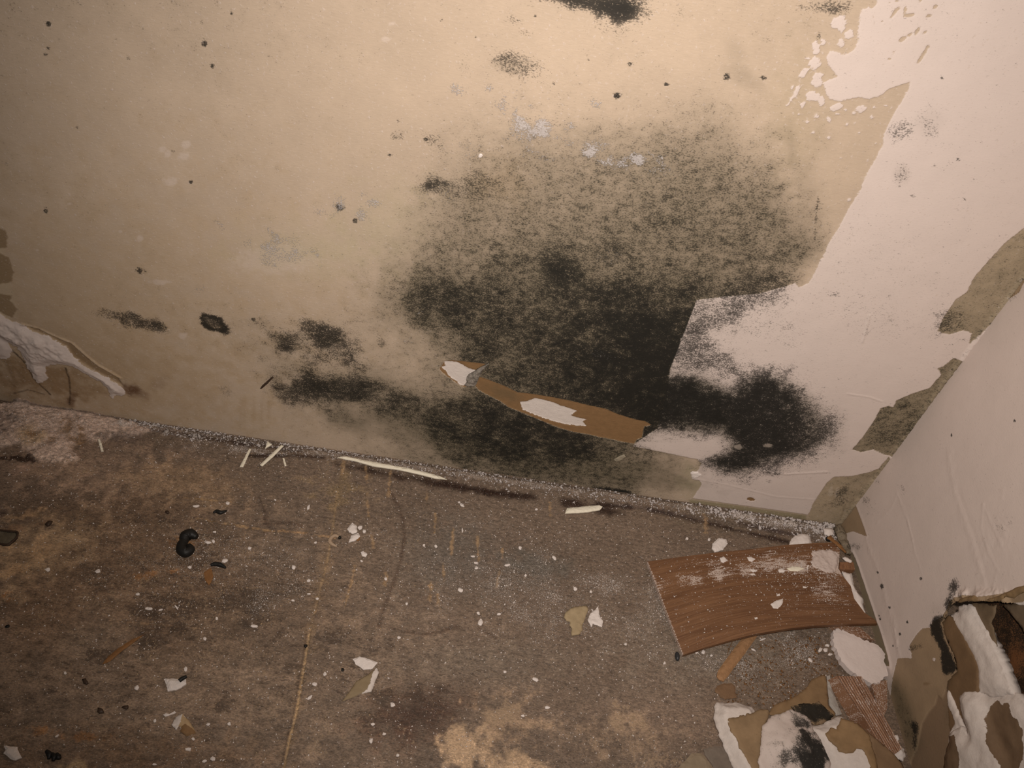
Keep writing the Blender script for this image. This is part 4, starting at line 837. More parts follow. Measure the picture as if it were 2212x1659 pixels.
def rub4(SS):
    n = len(SS.P); m = acc(.10 + SS.blob(*CA([(1190, 960)])[0], 84, 84, 30, 1.3, .4, .008) * .62, SS.blob(*CA([(1230, 1040)])[0], 56, 60, 30, 1.0, .5, .008), .75)
    m = acc(m, SS.blob(*CA([(1130, 760)])[0], 34, 34, 40, .9, .7, .008), .62); m = acc(m, SS.blob(*CA([(900, 990)])[0], 26, 14, 0, 1.0, .8, .008), .5); m = acc(m, SS.blob(*CA([(1280, 1100)])[0], 40, 60, 20, .8, .5, .008), .9); m = acc(m, SS.blob(*CA([(960, 1120)])[0], 20, 30, 30, 1.0, .8, .008), .4)
    fold = SS.line(CA([(985, 985), (1000, 930), (1050, 860), (1110, 815), (1180, 812), (1240, 840)]), 5, 1.2); m = m * (1 - .75 * fold)
    return dict(paint=np.full(n, 5.), mold=np.clip(m, 0, 1), haze=np.clip(m, 0, 1) * .55)
rub4.__name__ = 'paper_only'
def fold_bend(U, f2):
    c = f2(*CA([(1150, 1000)])[0]); d = np.linalg.norm(U - c, axis=1)
    a = f2(*CA([(900, 980)])[0]); b2 = np.linalg.norm(U - a, axis=1)
    return .006 * sstep(1 - d / .030) + .0035 * sstep(1 - b2 / .028)
o = flake('mouldy_paper', CA([(1050, 600), (1110, 620), (1200, 660), (1258, 725), (1275, 810), (1340, 920), (1410, 1060), (1450, 1150), (1450, 1400), (790, 1400), (760, 1250), (725, 1130), (745, 1050), (750, 900), (760, 790), (820, 720), (862, 672), (960, 650)]), .0125, .0016, M_FLAKE, None, .0012, .4, .0010, .009, bend=fold_bend, seed=43, fields=rub4, smooth=True)
tag(o, 'crumpled cream paper blackened with mould, in the middle of the corner rubble', 'paper scrap')
o = flake('mouldy_paper', CA([(1062, 578), (1180, 538), (1260, 560), (1330, 528), (1400, 588), (1485, 662), (1440, 720), (1345, 760), (1280, 760), (1230, 720), (1160, 660), (1100, 625)]), .0085, .0012, M_FLAKE, None, .0014, .5, .0008, .006, seed=45, fields=paper_tint((.22, .15, .09), .2, [CA([(1290, 640)])[0] + (60, 32, 20, 1.0), CA([(1350, 660)])[0] + (34, 24, 20, .8)]), smooth=True)
tag(o, 'black mould-covered paper scrap behind the crumpled cream paper', 'paper scrap')
o = flake('paper_strip', CA([(840, 660), (860, 600), (900, 560), (980, 525), (1050, 500), (1150, 440), (1220, 380), (1260, 310), (1330, 280), (1390, 262), (1412, 300), (1422, 400), (1432, 560), (1505, 650), (1480, 680), (1400, 620), (1330, 575), (1180, 575), (1070, 610), (960, 650), (890, 665)]), .005, .0012, M_FLAKE, None, .0016, .3, .0005, .008, seed=47, fields=paper_tint((.215, .135, .070), .12), smooth=True)
tag(o, 'torn strip of brown drywall paper behind the mouldy scraps', 'paper scrap')
def rub5(SS):
    n = len(SS.P); br = SS.poly(CA([(1540, 700), (1640, 740), (1740, 790), (1800, 850), (1830, 920), (1850, 1000), (1900, 1180), (1920, 1400), (1840, 1400), (1820, 1190), (1790, 1100), (1750, 1022), (1690, 1012), (1660, 1055), (1600, 1052), (1540, 1030), (1500, 970), (1440, 920), (1405, 850), (1440, 785), (1500, 805), (1535, 760)])) * 1000
    return dict(gyp=np.full(n, 9.), tint=np.tile((.245, .155, .075), (n, 1)))
def rub5_bend(U, f2):
    a = f2(*CA([(1400, 900)])[0]); return .004 * sstep((U[:, 0] - a[0]) / .03)
o = flake('drywall_piece', CA([(1248, 728), (1280, 735), (1310, 748), (1350, 745), (1440, 710), (1500, 682), (1560, 660), (1600, 690), (1640, 730), (1740, 790), (1800, 850), (1830, 900), (1855, 1000), (1885, 1100), (1915, 1200), (1930, 1400), (1450, 1400), (1445, 1180), (1400, 1050), (1330, 900), (1270, 800)]), .0150, .009, M_FLAKE, None, .0016, .6, .0008, .007, bend=rub5_bend, seed=49, fields=rub5, round_=.6, smooth=True)
tag(o, 'broken drywall piece with a brown paper patch, rightmost of the corner rubble', 'drywall piece')
c_ = flake('paper_facing', CA([(1545, 702), (1632, 738), (1732, 796), (1792, 856), (1822, 920), (1842, 1000), (1872, 1100), (1900, 1200), (1912, 1390), (1840, 1390), (1820, 1190), (1790, 1100), (1750, 1022), (1690, 1012), (1660, 1055), (1600, 1052), (1540, 1030), (1500, 970), (1440, 920), (1405, 850), (1440, 785), (1500, 805), (1535, 760)]), .0160, .0012, M_FLAKE, o, .0014, .6, .0003, bend=rub5_bend, seed=50, fields=paper_tint((.240, .152, .078), .12), smooth=True)
c_['label'] = 'brown paper facing'
o = flake('paper_sheet', CA([(1790, 800), (1830, 830), (1900, 890), (1990, 960), (2080, 1040), (2170, 1150), (2210, 1260), (2230, 1400), (1900, 1400), (1880, 1150), (1850, 1000)]), .0165, .002, M_FLAKE, None, .0016, .2, .0005, .01, seed=51, fields=paper_tint((.205, .130, .074), .14), smooth=True)
tag(o, 'dark brown paper sheet over the near end of the ribbed wood block', 'paper scrap')
o = flake('paper_disc', CA([(305, 400), (330, 368), (380, 350), (470, 345), (508, 385), (500, 440), (520, 492), (440, 500), (400, 505), (350, 490), (342, 462), (302, 432)]), .0015, .001, M_TANP, None, .0014, .3, .0002, seed=53)
o.data.materials[0] = M_BROWNP; tag(o, 'small rounded brown paper scrap touching the leftmost drywall piece', 'paper scrap')
o = flake('plastic_strip', CA([(1412, 272), (1445, 268), (1462, 400), (1510, 520), (1565, 650), (1510, 668), (1440, 560), (1424, 420)]), .0028, .0015, M_GREYP, None, .002, .1, .0002, seed=55)
o.data.materials[0] = plain_mat('pale_grey_strip', (.34, .31, .28), .15, 200, .35); tag(o, 'narrow pale grey strip along the left side of the ribbed wood block', 'strip')
o = flake('paper_scrap', CA([(-70, 1180), (10, 1110), (70, 1050), (150, 1035), (190, 1070), (240, 1130), (290, 1190), (320, 1400), (-90, 1400)]), .0018, .0012, M_TANP, None, .002, .4, .0004, seed=57)
o.data.materials[0] = plain_mat('dusty_tan_scrap', (.24, .185, .125), .25); tag(o, 'dusty tan scrap at the bottom edge left of the drywall rubble', 'paper scrap')
o = flake('paper_scrap', CA([(190, 1005), (240, 985), (320, 968), (400, 985), (450, 1000), (490, 1080), (540, 1180), (560, 1400), (350, 1400), (270, 1150), (200, 1060)]), .0014, .001, M_GREYP, None, .002, .3, .0003, seed=59)
o.data.materials[0] = plain_mat('dusty_grey_scrap', (.165, .132, .105), .25); tag(o, 'flat grey-brown scrap half under the leftmost drywall piece', 'paper scrap')
o = flake('plaster_chunk', CB([(1160, 800), (1180, 788), (1230, 805), (1300, 840), (1350, 858), (1385, 870), (1415, 890), (1440, 920), (1438, 960), (1452, 1000), (1456, 1050), (1430, 1068), (1415, 1088), (1370, 1095), (1330, 1075), (1280, 1040), (1240, 1010), (1210, 980), (1180, 920), (1160, 880), (1153, 830)]), .0085, .0055, M_WHITE, None, .0014, .8, .0003, .01, seed=61, round_=.08)
o.data.materials[0] = plain_mat('pinkish_white_plaster', (.62, .535, .50), .06, 120); tag(o, 'large smooth white plaster chunk below the brown board at the right wall', 'plaster chunk')
for nm, pts, z, th, lab, sd in [
    ('plaster_chunk', CA([(2105, 1000), (2125, 960), (2160, 945), (2200, 985), (2215, 1060), (2190, 1100), (2140, 1085), (2110, 1050)]), .007, .006, 'white plaster lump at the foot of the right wall beyond the ribbed block', 62),
    ('plaster_chip', CA([(1990, 760), (2015, 755), (2060, 805), (2085, 855), (2060, 862), (2020, 830)]), .0075, .003, 'thin white chip wedged between ribbed block and right wall', 63),
    ('plaster_chip', CA([(2090, 860), (2130, 850), (2150, 900), (2120, 920)]), .0075, .003, 'small grey-white chip above the plaster lump at the wall foot', 64),
    ('plaster_chip', C6([(835, 735), (880, 748), (940, 762), (962, 880), (1000, 960), (1040, 1010), (1055, 1020), (1082, 1190), (1020, 1140), (968, 1090), (945, 1000), (925, 920), (880, 850)]), .0075, .004, 'crumbly grey-white plaster fragment along the broken end of the board', 65),
    ('plaster_chip', C6([(275, 452), (295, 405), (330, 368), (400, 340), (470, 348), (505, 375), (515, 440), (500, 470), (300, 470)]), .006, .004, 'rounded white plaster piece behind the top edge of the board', 66),
    ('plaster_chip', C6([(640, 290), (690, 278), (750, 300), (745, 350), (700, 365), (650, 340)]), .005, .004, 'pale plaster bit tucked into the room corner', 67),
    ('plaster_chip', C6([(830, 600), (870, 585), (935, 630), (925, 650), (880, 640)]), .0105, .002, 'white chip on the small square wood scrap', 68)]:
    tag(flake(nm, pts, z, th, M_WHITE, None, .0011, .6, .0005, .004, seed=sd, smooth=True), lab, 'plaster chip')
def crump(SS):
    n = len(SS.P); return dict(tint=np.tile((.19, .15, .105), (n, 1)) * (1 + .35 * SS.n[.003])[:, None], mold=np.clip(.25 + .45 * SS.n[.003] + .5 * SS.blob(1842, 1182, 16, 14, 0, 1.0), 0, 1))
crump.__name__ = 'paper_only'
o = flake('crumpled_paper', C6([(752, 270), (790, 255), (822, 262), (850, 300), (868, 340), (900, 400), (940, 445), (985, 485), (960, 535), (930, 555), (885, 552), (850, 480), (800, 390), (770, 320)]), .006, .0045, M_FLAKE, None, .0009, .4, .0022, .005, seed=71, fields=crump, smooth=True)
tag(o, 'crumpled grey-black paper wad jammed in the room corner', 'paper scrap')
tag(flake('paper_shred', C6([(700, 365), (760, 420), (830, 480), (880, 545), (860, 552), (790, 490), (720, 430), (670, 400)]), .0125, .001, M_RUST, None, .0012, .4, .0010, .004, seed=72), 'reddish-brown shred beside the crumpled paper in the corner', 'paper scrap')
tag(ball('pebble', *C6([(682, 412)])[0], .0075, .0028, M_BLACK, sq=(1, .9, .8)), 'round black lump behind the top right of the board', 'lump')

# ------------------------------------------------------------------ loose chips and slivers on the floor
white = []
def chip(name, pts, lab, cat='plaster chip', mat=M_WHITE, z=.0016, th=.0012, res=.0012, jit=.3, seed=1, relief=.0002, bend=None, group=None, fields=None, smooth=False):
    o = flake(name, pts, z, th, mat, None, res, jit, relief, .004, bend=bend, seed=seed, fields=fields, smooth=smooth)
    return tag(o, lab, cat, group)
curve = lambda U: .0012 * np.abs(U[:, 0] / .02) ** 2
chip('paint_sliver', CC([(810, 335), (855, 330), (950, 350), (1060, 370), (1190, 393), (1290, 418), (1340, 432), (1392, 452), (1330, 447), (1230, 422), (1150, 404), (1000, 382), (900, 354), (855, 346)]), 'long thin cream sliver lying along the base of the mouldy wall', 'sliver', M_CREAM, .0036, .0018, .0016, .25, 81)
chip('paint_sliver', CC([(2018, 632), (2030, 605), (2100, 598), (2200, 588), (2218, 598), (2205, 614), (2120, 628)]), 'short wide cream sliver pointing right, near the mouldy wall base', 'sliver', M_CREAM, .003, .002, .0016, .2, 82)
chip('paint_sliver', CC([(340, 290), (350, 293), (308, 387), (290, 386), (300, 365)]), 'cream sliver left of the other upright sliver by the wall base', 'sliver', M_CREAM, .002, .0013, .0014, .1, 83)
chip('paint_sliver', CC([(510, 270), (522, 276), (470, 330), (408, 384), (396, 376), (450, 325)]), 'straight cream sliver leaning right across the wall base grit', 'sliver', M_CREAM, .002, .0013, .0014, .1, 84)
chip('paint_sliver', CC([(437, 250), (460, 268), (440, 280), (424, 290)]), 'small white triangular chip against the wall above the slivers', 'sliver', M_CREAM, .004, .0013, .0012, .1, 85)
chip('paint_sliver', CC([(517, 340), (526, 342), (538, 380), (528, 384)]), 'tiny cream sliver right of the straight leaning sliver', 'sliver', M_CREAM, .0018, .001, .0012, .1, 86)
chip('wood_splinter', CG([(1090, 430), (1105, 428), (1135, 500), (1158, 588), (1130, 590), (1105, 500)]), 'pale splinter lying alone near the pink plaster crust', 'splinter', M_CREAM, .002, .0014, .0012, .1, 87)
chip('plaster_chip', CC([(860, 715), (888, 683), (910, 698), (914, 730), (890, 742), (870, 730)]), 'upper white flake of the little heap right of the curled grub', z=.0026, th=.002, seed=88)
chip('plaster_chip', CC([(882, 750), (920, 735), (930, 755), (905, 776), (868, 786)]), 'lower white flake of the little heap right of the curled grub', z=.0026, th=.002, seed=89)
chip('plaster_chip', CC(oval(930, 708, 14, 10, 0, 7)), 'small white flake at the right of the little flake heap', seed=90)
chip('plaster_chip', CC(oval(950, 730, 10, 9, 0, 7)), 'tiny white crumb just right of the little flake heap', seed=91)
chip('rust_flake', CC(oval(920, 768, 9, 14, 30, 7)), 'orange-brown flake tucked under the little white flake heap', 'rust flake', M_RUST, seed=92)
chip('plaster_chip', CC([(932, 840), (945, 834), (968, 850), (958, 864), (940, 860)]), 'white rectangular chip below the little flake heap', seed=93)
chip('plaster_chip', CB([(488, 315), (520, 284), (565, 290), (571, 315), (545, 350), (500, 362), (484, 340)]), 'white plaster chip standing alone just behind the brown board', z=.003, th=.0022, seed=94)
chip('paper_flake', CE([(1322, 575), (1335, 540), (1365, 518), (1400, 504), (1440, 500), (1480, 499), (1492, 522), (1476, 560), (1462, 600), (1448, 632), (1452, 662), (1432, 692), (1400, 700), (1376, 702), (1371, 682), (1378, 655), (1360, 630), (1366, 606), (1340, 600)]), 'tan ear-shaped paper flake lying in the middle of the floor', 'paper flake', plain_mat('tan_flake', (.33, .25, .15), .2), .0034, .0012, .0012, .2, 95, .0006, smooth=True)
chip('plaster_chip', CE([(1500, 555), (1540, 520), (1556, 503), (1566, 560), (1588, 600), (1582, 642), (1520, 620), (1510, 645), (1486, 595)]), 'jagged white flake right of the tan ear-shaped paper flake', z=.003, th=.0014, seed=96, relief=.0005)
chip('plaster_chip', CD([(1873, 918), (1910, 903), (1960, 915), (2007, 935), (1978, 968), (1930, 972), (1888, 942)]), 'white flake above the tan two-tone flake, bottom centre-left', z=.0028, th=.0014, seed=97, relief=.0004)
def two_tone(SS):
    n = len(SS.P); g = SS.poly(CD([(1995, 960), (2030, 990), (1980, 1110), (1915, 1105), (1950, 1080), (1968, 1040), (1975, 1000)])) * 1000
    return dict(gyp=g, tint=np.tile((.235, .175, .105), (n, 1)))
chip('paper_flake', CD([(2000, 960), (2012, 990), (1990, 1040), (1972, 1088), (1920, 1100), (1870, 1122), (1815, 1142), (1860, 1080), (1895, 1030), (1950, 1000)]), 'tan flake with a white torn edge, below a white flake', 'paper flake', M_FLAKE, .003, .0012, .0010, .3, 98, .0004, fields=two_tone, smooth=True)
o = chip('plaster_chip', CD([(868, 1020), (920, 1018), (985, 1022), (988, 1045), (940, 1076), (890, 1084), (880, 1050)]), 'white wedge-shaped chip with a black scrap on its corner', z=.0036, th=.0026, seed=99)
tag(pic_tube('black_scrap', CD([(952, 1034), (968, 1022), (992, 1010)]), [.0014, .0015, .001], .0048, M_BLACK), 'black scrap resting on the corner of the white wedge-shaped chip', 'scrap')
def folded(SS):
    n = len(SS.P); g = SS.poly(CD([(910, 1270), (930, 1225), (975, 1210), (960, 1260), (935, 1305)])) * 1000
    b = SS.poly(CD([(962, 1285), (985, 1268), (1050, 1310), (990, 1335), (960, 1320)])) * 1000
    return dict(gyp=np.minimum(g, 9), brown=b, tint=np.tile((.40, .28, .16), (n, 1)))
chip('paper_flake', CD([(908, 1272), (930, 1228), (970, 1212), (1012, 1260), (1042, 1312), (990, 1332), (962, 1312), (958, 1275), (935, 1302), (925, 1285)]), 'folded tan and white paper flake like an arrowhead, bottom left', 'paper flake', M_FLAKE, .0046, .001, .0010, .3, 100, .0008, bend=lambda U: .0025 * (1 - sstep(np.abs(U[:, 0]) / .012)), fields=folded, smooth=True)
chip('plaster_chip', CD([(864, 1212), (880, 1203), (898, 1208), (925, 1194), (936, 1200), (905, 1214), (876, 1222)]), 'white dumbbell-shaped chip above the folded arrowhead flake', seed=101)
chip('plaster_chip', CF([(38, 1105), (70, 1102), (110, 1112), (190, 1120), (212, 1180), (243, 1240), (170, 1272), (120, 1260), (70, 1222), (34, 1190), (55, 1150)]), 'largest white chip in the bottom left corner of the floor', z=.0024, th=.0018, seed=102)
# curled grub
gr = pic_tube('grub', CC([(815, 762), (797, 754), (778, 764), (768, 785), (781, 800), (806, 813)]), [.0011, .0014, .0017, .0018, .0015, .0006], .0018, M_GRUB, ribs=2.1, sub=9)
tag(gr, 'curled pale brown grub with a dark head on the floor', 'grub')
ball('head', *CC([(820, 765)])[0], .0016, .0014, M_BLACK, gr)
# black curled scraps
o = pic_tube('black_scrap', CD([(1046, 272), (1015, 256), (985, 268), (978, 292), (966, 312), (966, 338), (988, 352), (1012, 336), (1000, 314)]), [.0018, .0046, .0048, .0034, .0040, .0044, .0042, .0034, .0020], .0038, M_BLACK, sub=6)
tag(o, 'fat black curled scrap shaped like a figure eight, on the left of the floor', 'scrap')
tag(pic_tube('black_scrap', CD([(1132, 142), (1150, 134), (1172, 140), (1205, 130)]), [.0006, .0016, .0018, .0005], .0016, M_BLACK), 'thin black shred above and right of the fat curled scrap', 'scrap')
tag(pic_tube('black_scrap', CD([(1118, 420), (1140, 414), (1170, 418), (1198, 434)]), [.001, .0018, .0018, .0008], .0016, M_BLACK), 'black curved shred below and right of the fat curled scrap', 'scrap')
tag(ball('seed', *CB([(290, 944)])[0], .0026, .0026, plain_mat('grey_black_shell', (.03, .03, .032), .4, rough=.4), sq=(.75, 1.5, .9)), 'grey-black oval seed at the near left corner of the brown board', 'seed')
def husk(SS):
    n = len(SS.P); m = SS.poly(CG([(-60, 1462), (60, 1478), (140, 1488), (203, 1500), (192, 1560), (150, 1602), (100, 1642), (40, 1645), (-60, 1620)]))
    return dict(tint=np.tile((.105, .085, .058), (n, 1)) * (1 + .3 * SS.n[.003])[:, None], mold=.85 * (1 - sstep(m, .0005, .0022)) + .12)
husk.__name__ = 'paper_only'
husk_o = chip('husk', CG([(-60, 1462), (60, 1478), (140, 1488), (203, 1500), (192, 1560), (150, 1602), (100, 1642), (40, 1645), (-60, 1620)]), 'dark-rimmed oval husk at the left edge of the picture', 'husk', M_FLAKE, .0024, .0015, .001, .2, 103, .0005, fields=husk, smooth=True)
pic_tube('rim', CG([(-55, 1468), (60, 1484), (140, 1492), (196, 1504), (186, 1556), (147, 1598), (100, 1636), (42, 1638), (-55, 1615)]), [.0006, .0008, .0008, .0008, .0007, .0008, .0008, .0007, .0006], .0026, M_DARKB, husk_o)
for x, y, rx, ry, rot, lab, mt in [(35, 740, 14, 8, -15, 'small black lump near the left edge of the floor, below the husk', M_BLACK), (530, 1188, 18, 15, 20, 'dark brown shell fragment left of another, below the orange splinter', M_DARKB), (665, 1170, 19, 12, 0, 'dark brown shell fragment right of another, left of the white wedge chip', M_DARKB), (1622, 845, 10, 9, 0, 'small black lump sitting on the floor seam', M_BLACK), (450, 1032, 18, 12, 30, 'dark grey flat scrap above the two brown shell fragments', M_DARKB), (1820, 970, 10, 9, 0, 'small black lump left of the two-tone tan flake', M_BLACK), (885, 132, 12, 8, 0, 'small dark lump left of the thin black shred', M_DARKB), (255, 192, 20, 12, -25, 'flat dark brown scrap near the husk at the left', M_DARKB)]:
    chip('dark_scrap', CD(oval(x, y, rx, ry, rot, 8, .25)), lab, 'scrap', mt, .0024, .002, .001, .3, int(x), .0004, smooth=True)
for i, pts in enumerate([[(245, 1405), (262, 1425), (258, 1450)], [(275, 1420), (288, 1440), (280, 1460)], [(300, 1420), (312, 1440), (325, 1438)]]):
    tag(pic_tube('black_scrap', CD(pts), [.001, .0018, .0008], .0016, M_BLACK), 'one of three short black shreds huddled at the bottom edge, left', 'scrap', 'black shreds at the bottom left')
chip('wood_splinter', CD([(540, 945), (570, 905), (640, 850), (700, 812), (765, 785), (700, 835), (640, 880), (580, 930)]), 'flat orange-brown splinter lying on the left of the floor', 'splinter', M_RUST, .0014, .001, .0014, .3, 104)
chip('rust_flake', CD(oval(1107, 478, 24, 42, 5, 9, .2)), 'flat orange-brown flake below the black curved shred', 'rust flake', M_RUST, .0010, .0007, .0012, .3, 105)
# chips on the board: they rest on it, so they are things of their own
def on_board(x, y):
    best = min(((i / 60, j / 30) for i in range(61) for j in range(31)), key=lambda q: sum((board_px(*q) - np.array((x, y))) ** 2)); return board_z(*best)
for pts, lab, mt in [
    (CB([(528, 395), (550, 388), (572, 410), (548, 422), (534, 418)]), 'white chip on the board, nearest its top left', M_WHITE), (CB([(678, 392), (700, 390), (724, 402), (705, 418), (688, 410)]), 'white triangular chip on the board near its top edge', M_WHITE),
    (CB([(694, 460), (715, 456), (736, 468), (712, 476)]), 'small flat white chip on the board below the triangular one', M_WHITE), (CB([(696, 484), (715, 480), (724, 488), (705, 492)]), 'tiny white chip on the board under the small flat one', M_WHITE),
    (CB([(850, 460), (872, 453), (892, 466), (880, 478), (858, 474)]), 'white chip left of the cream leaf-shaped flake on the board', M_WHITE), (CB([(898, 455), (930, 444), (970, 444), (995, 456), (960, 470), (920, 468)]), 'cream leaf-shaped flake on the board near the powder heap', M_CREAM),
    (CB([(810, 652), (840, 632), (878, 622), (876, 648), (850, 678), (825, 676)]), 'largest white chip on the board, in its middle', M_WHITE), (CB([(842, 598), (858, 594), (862, 604), (846, 608)]), 'tiny white chip above the largest chip on the board', M_WHITE),
    (CB([(1006, 450), (1016, 434), (1024, 438), (1014, 458)]), 'narrow white chip between leaf-shaped flake and powder heap', M_WHITE), (CB([(720, 726), (735, 724), (738, 733), (724, 736)]), 'tiny white chip near the front edge of the board', M_WHITE),
    (CB([(988, 552), (1010, 556), (1008, 562), (990, 562)]), 'tiny flat white chip on the board below the powder heap', M_WHITE)]:
    c = np.mean(pts, 0); z = on_board(*c)
    chip('plaster_chip' if mt is M_WHITE else 'paint_flake', pts, lab, 'plaster chip', mt, z + .0013, .0012, .0009, .3, int(c[0]))
# small crumbs nobody could tell apart
crumbs = [(x, y, rx, ry, r) for x, y, rx, ry, r in [(CD([(a, b)])[0] + (c, d, e)) for a, b, c, d, e in
    [(520, 448, 6, 4, -15), (1103, 295, 7, 3, 5), (1133, 290, 4, 4, 0), (1195, 392, 7, 4, -15), (1325, 325, 4, 4, 0), (1140, 240, 4, 2, 0), (1040, 103, 8, 3, 0), (1210, 88, 4, 3, 0), (1637, 110, 3, 6, 15), (1558, 428, 4, 6, 20), (1350, 740, 8, 3, 5), (1087, 807, 4, 4, 0), (1000, 1395, 7, 4, 0), (1130, 1445, 5, 5, 0), (1085, 1457, 5, 3, -15), (820, 1243, 4, 4, 0), (725, 1070, 5, 6, 0), (985, 970, 4, 6, 0), (1670, 1050, 6, 4, 10), (1645, 1120, 8, 3, -40), (1725, 995, 4, 4, 0), (2085, 1157, 4, 4, 0), (1970, 1350, 4, 5, 0), (1980, 1262, 4, 3, 0), (790, 648, 7, 3, 0), (1640, 570, 4, 2, 0), (1150, 700, 3, 4, 20), (1675, 297, 3, 2, 0), (1008, 427, 4, 3, 0), (255, 440, 5, 4, 0), (850, 655, 6, 2, -20), (935, 640, 6, 2, 50), (1105, 1262, 4, 3, 0), (820, 1475, 5, 2, 0), (1025, 1340, 4, 3, 0), (1217, 1260, 4, 4, 0), (1555, 605, 4, 2, 0), (1685, 595, 3, 3, 0), (2120, 802, 3, 3, 0), (345, 990, 3, 3, 0), (300, 1325, 5, 2, -30), (730, 570, 4, 3, 0), (1640, 498, 4, 3, -20), (1920, 395, 3, 2, 0), (2050, 490, 3, 3, 0)]]]
crumbs += [(CE([(a, b)])[0] + (c, d, e)) for a, b, c, d, e in
    [(616, 390, 6, 5, 30), (752, 610, 5, 8, 10), (738, 548, 4, 3, 40), (1402, 383, 5, 4, 20), (1258, 172, 3, 7, -35), (700, 160, 5, 2, 0), (722, 205, 5, 2, 0), (725, 240, 4, 2, 0), (935, 220, 6, 3, 0), (1130, 1000, 8, 4, 20), (1210, 1192, 5, 3, 0), (153, 1172, 5, 5, 30), (920, 950, 3, 3, 0), (1023, 100, 3, 3, 0), (448, 92, 3, 3, 0), (367, 85, 3, 3, 0), (1505, 400, 3, 3, 0), (195, 715, 3, 3, 0), (188, 1518, 4, 3, 0), (1040, 1248, 4, 3, 0), (1060, 290, 3, 3, 0), (1745, 760, 3, 3, 0), (2010, 890, 3, 2, 0), (18, 1308, 5, 3, 0), (95, 1372, 4, 3, 0), (105, 312, 3, 3, 0), (248, 482, 3, 3, 0), (880, 555, 4, 3, 0)]]
crumbs += [(CB([(a, b)])[0] + (c, d, e)) for a, b, c, d, e in [(435, 915, 4, 5, 0), (1030, 962, 7, 3, 50), (1115, 905, 5, 5, 0), (1085, 905, 4, 6, 30), (1125, 880, 5, 3, 0), (765, 847, 7, 2, -25), (715, 905, 6, 2, 30), (400, 918, 3, 3, 0), (1140, 930, 5, 3, 0), (345, 288, 3, 3, 0), (468, 293, 3, 3, 0), (480, 937, 3, 2, 0)]]
crumbs += [(CC([(a, b)])[0] + (c, d, e)) for a, b, c, d, e in [(1470, 590, 5, 3, 30), (1455, 575, 3, 2, 0), (1472, 725, 1.4, 5, 0), (225, 580, 4, 3, 0), (1865, 612, 3, 2, 0), (478, 562, 2, 2, 0), (1780, 818, 3, 3, 0), (655, 992, 4, 2, 0)]]
pro = []
for i, (x, y, rx, ry, r) in enumerate(crumbs):
    o = flake('plaster_crumb', oval(x, y, rx, ry, r, 7, .22, i), .0016, .0013, M_WHITE, None, .0012, .2, .0001, seed=110 + i)
    tag(o, 'small white plaster crumb lying loose on the floor', 'plaster crumb', 'loose plaster crumbs on the floor')

# ------------------------------------------------------------------ what nobody could count
def scatter(name, pos, size, mat, label, cat, flat=.6, seed=5, long=1.0):
    r = np.random.RandomState(seed); n = len(pos)
    base = np.array([[1, 0, -.35], [-.5, .87, -.35], [-.5, -.87, -.35], [0, 0, .65]])
    V = np.repeat(base[None], n, 0) * (1 + .5 * r.uniform(-1, 1, (n, 4, 3)))
    el = 1 + (long - 1) * r.uniform(0, 1, n) ** 2
    V[:, :, 0] *= el[:, None]; V[:, :, 2] *= flat
    th = r.uniform(0, 6.283, n); cs, sn = np.cos(th)[:, None], np.sin(th)[:, None]
    X = V[:, :, 0] * cs - V[:, :, 1] * sn; Y = V[:, :, 0] * sn + V[:, :, 1] * cs
    V = np.stack([X, Y, V[:, :, 2]], 2) * np.asarray(size)[:, None, None]
    V[:, :, 2] -= V[:, :, 2].min(1)[:, None]
    V = (V + np.asarray(pos)[:, None, :]).reshape(-1, 3)
    t = np.array([[0, 1, 3], [1, 2, 3], [2, 0, 3], [2, 1, 0]])
    Fi = (np.arange(n)[:, None, None] * 4 + t[None]).reshape(-1, 3)
    me = bpy.data.meshes.new(name); me.vertices.add(len(V)); me.vertices.foreach_set('co', V.astype(np.float32).ravel())
    m = len(Fi); me.loops.add(m * 3); me.loops.foreach_set('vertex_index', Fi.astype(np.int32).ravel()); me.polygons.add(m)
    me.polygons.foreach_set('loop_start', np.arange(0, m * 3, 3, dtype=np.int32)); me.update(calc_edges=True)
    return tag(link(name, me, mat), label, cat, kind='stuff')
R = np.random.RandomState(4)
vis = (Pf[:, 0] > -.80) & (Pf[:, 0] < -.012) & (Pf[:, 1] < -.003) & (Pf[:, 1] > -.31)
pw = np.where(vis, .05 + mx(floor_dust - .10, 0) ** 1.3 * 1.2 * (1 + .8 * np.clip(W[.008], -1, 1)), 0); pw = np.clip(pw, 0, None); pw /= pw.sum()
idx = R.choice(len(Pf), 16000, p=pw)
pos = np.concatenate([Pf[idx] + R.uniform(-.5, .5, (len(idx), 2)) * H, zz[idx][:, None] - .0001], 1)
lw = np.where(vis & (Pf[:, 0] < -.38), 1.0 + W[.008], 0); lw = np.clip(lw, 0, None); lw /= lw.sum()
idt = R.choice(len(Pf), 3600, p=lw)
pos = np.concatenate([pos, np.concatenate([Pf[idt], zz[idt][:, None] - .0001], 1)])
siz = np.concatenate([.00028 + .00060 * R.uniform(0, 1, len(idx)) ** 3, .0003 + .0007 * R.uniform(0, 1, len(idt)) ** 3])
dust_o = scatter('plaster_dust', pos, siz, M_WHITE, 'fine white and tan dust sprinkled over the whole dirty floor', 'dust', .65, 5, 1.5)
dust_o.data.materials.append(plain_mat('tan_grit', (.36, .26, .165), .35, 900))
mi = np.zeros(len(pos) * 4, np.int32); mi[len(idx) * 4:] = 1; dust_o.data.polygons.foreach_set('material_index', mi)
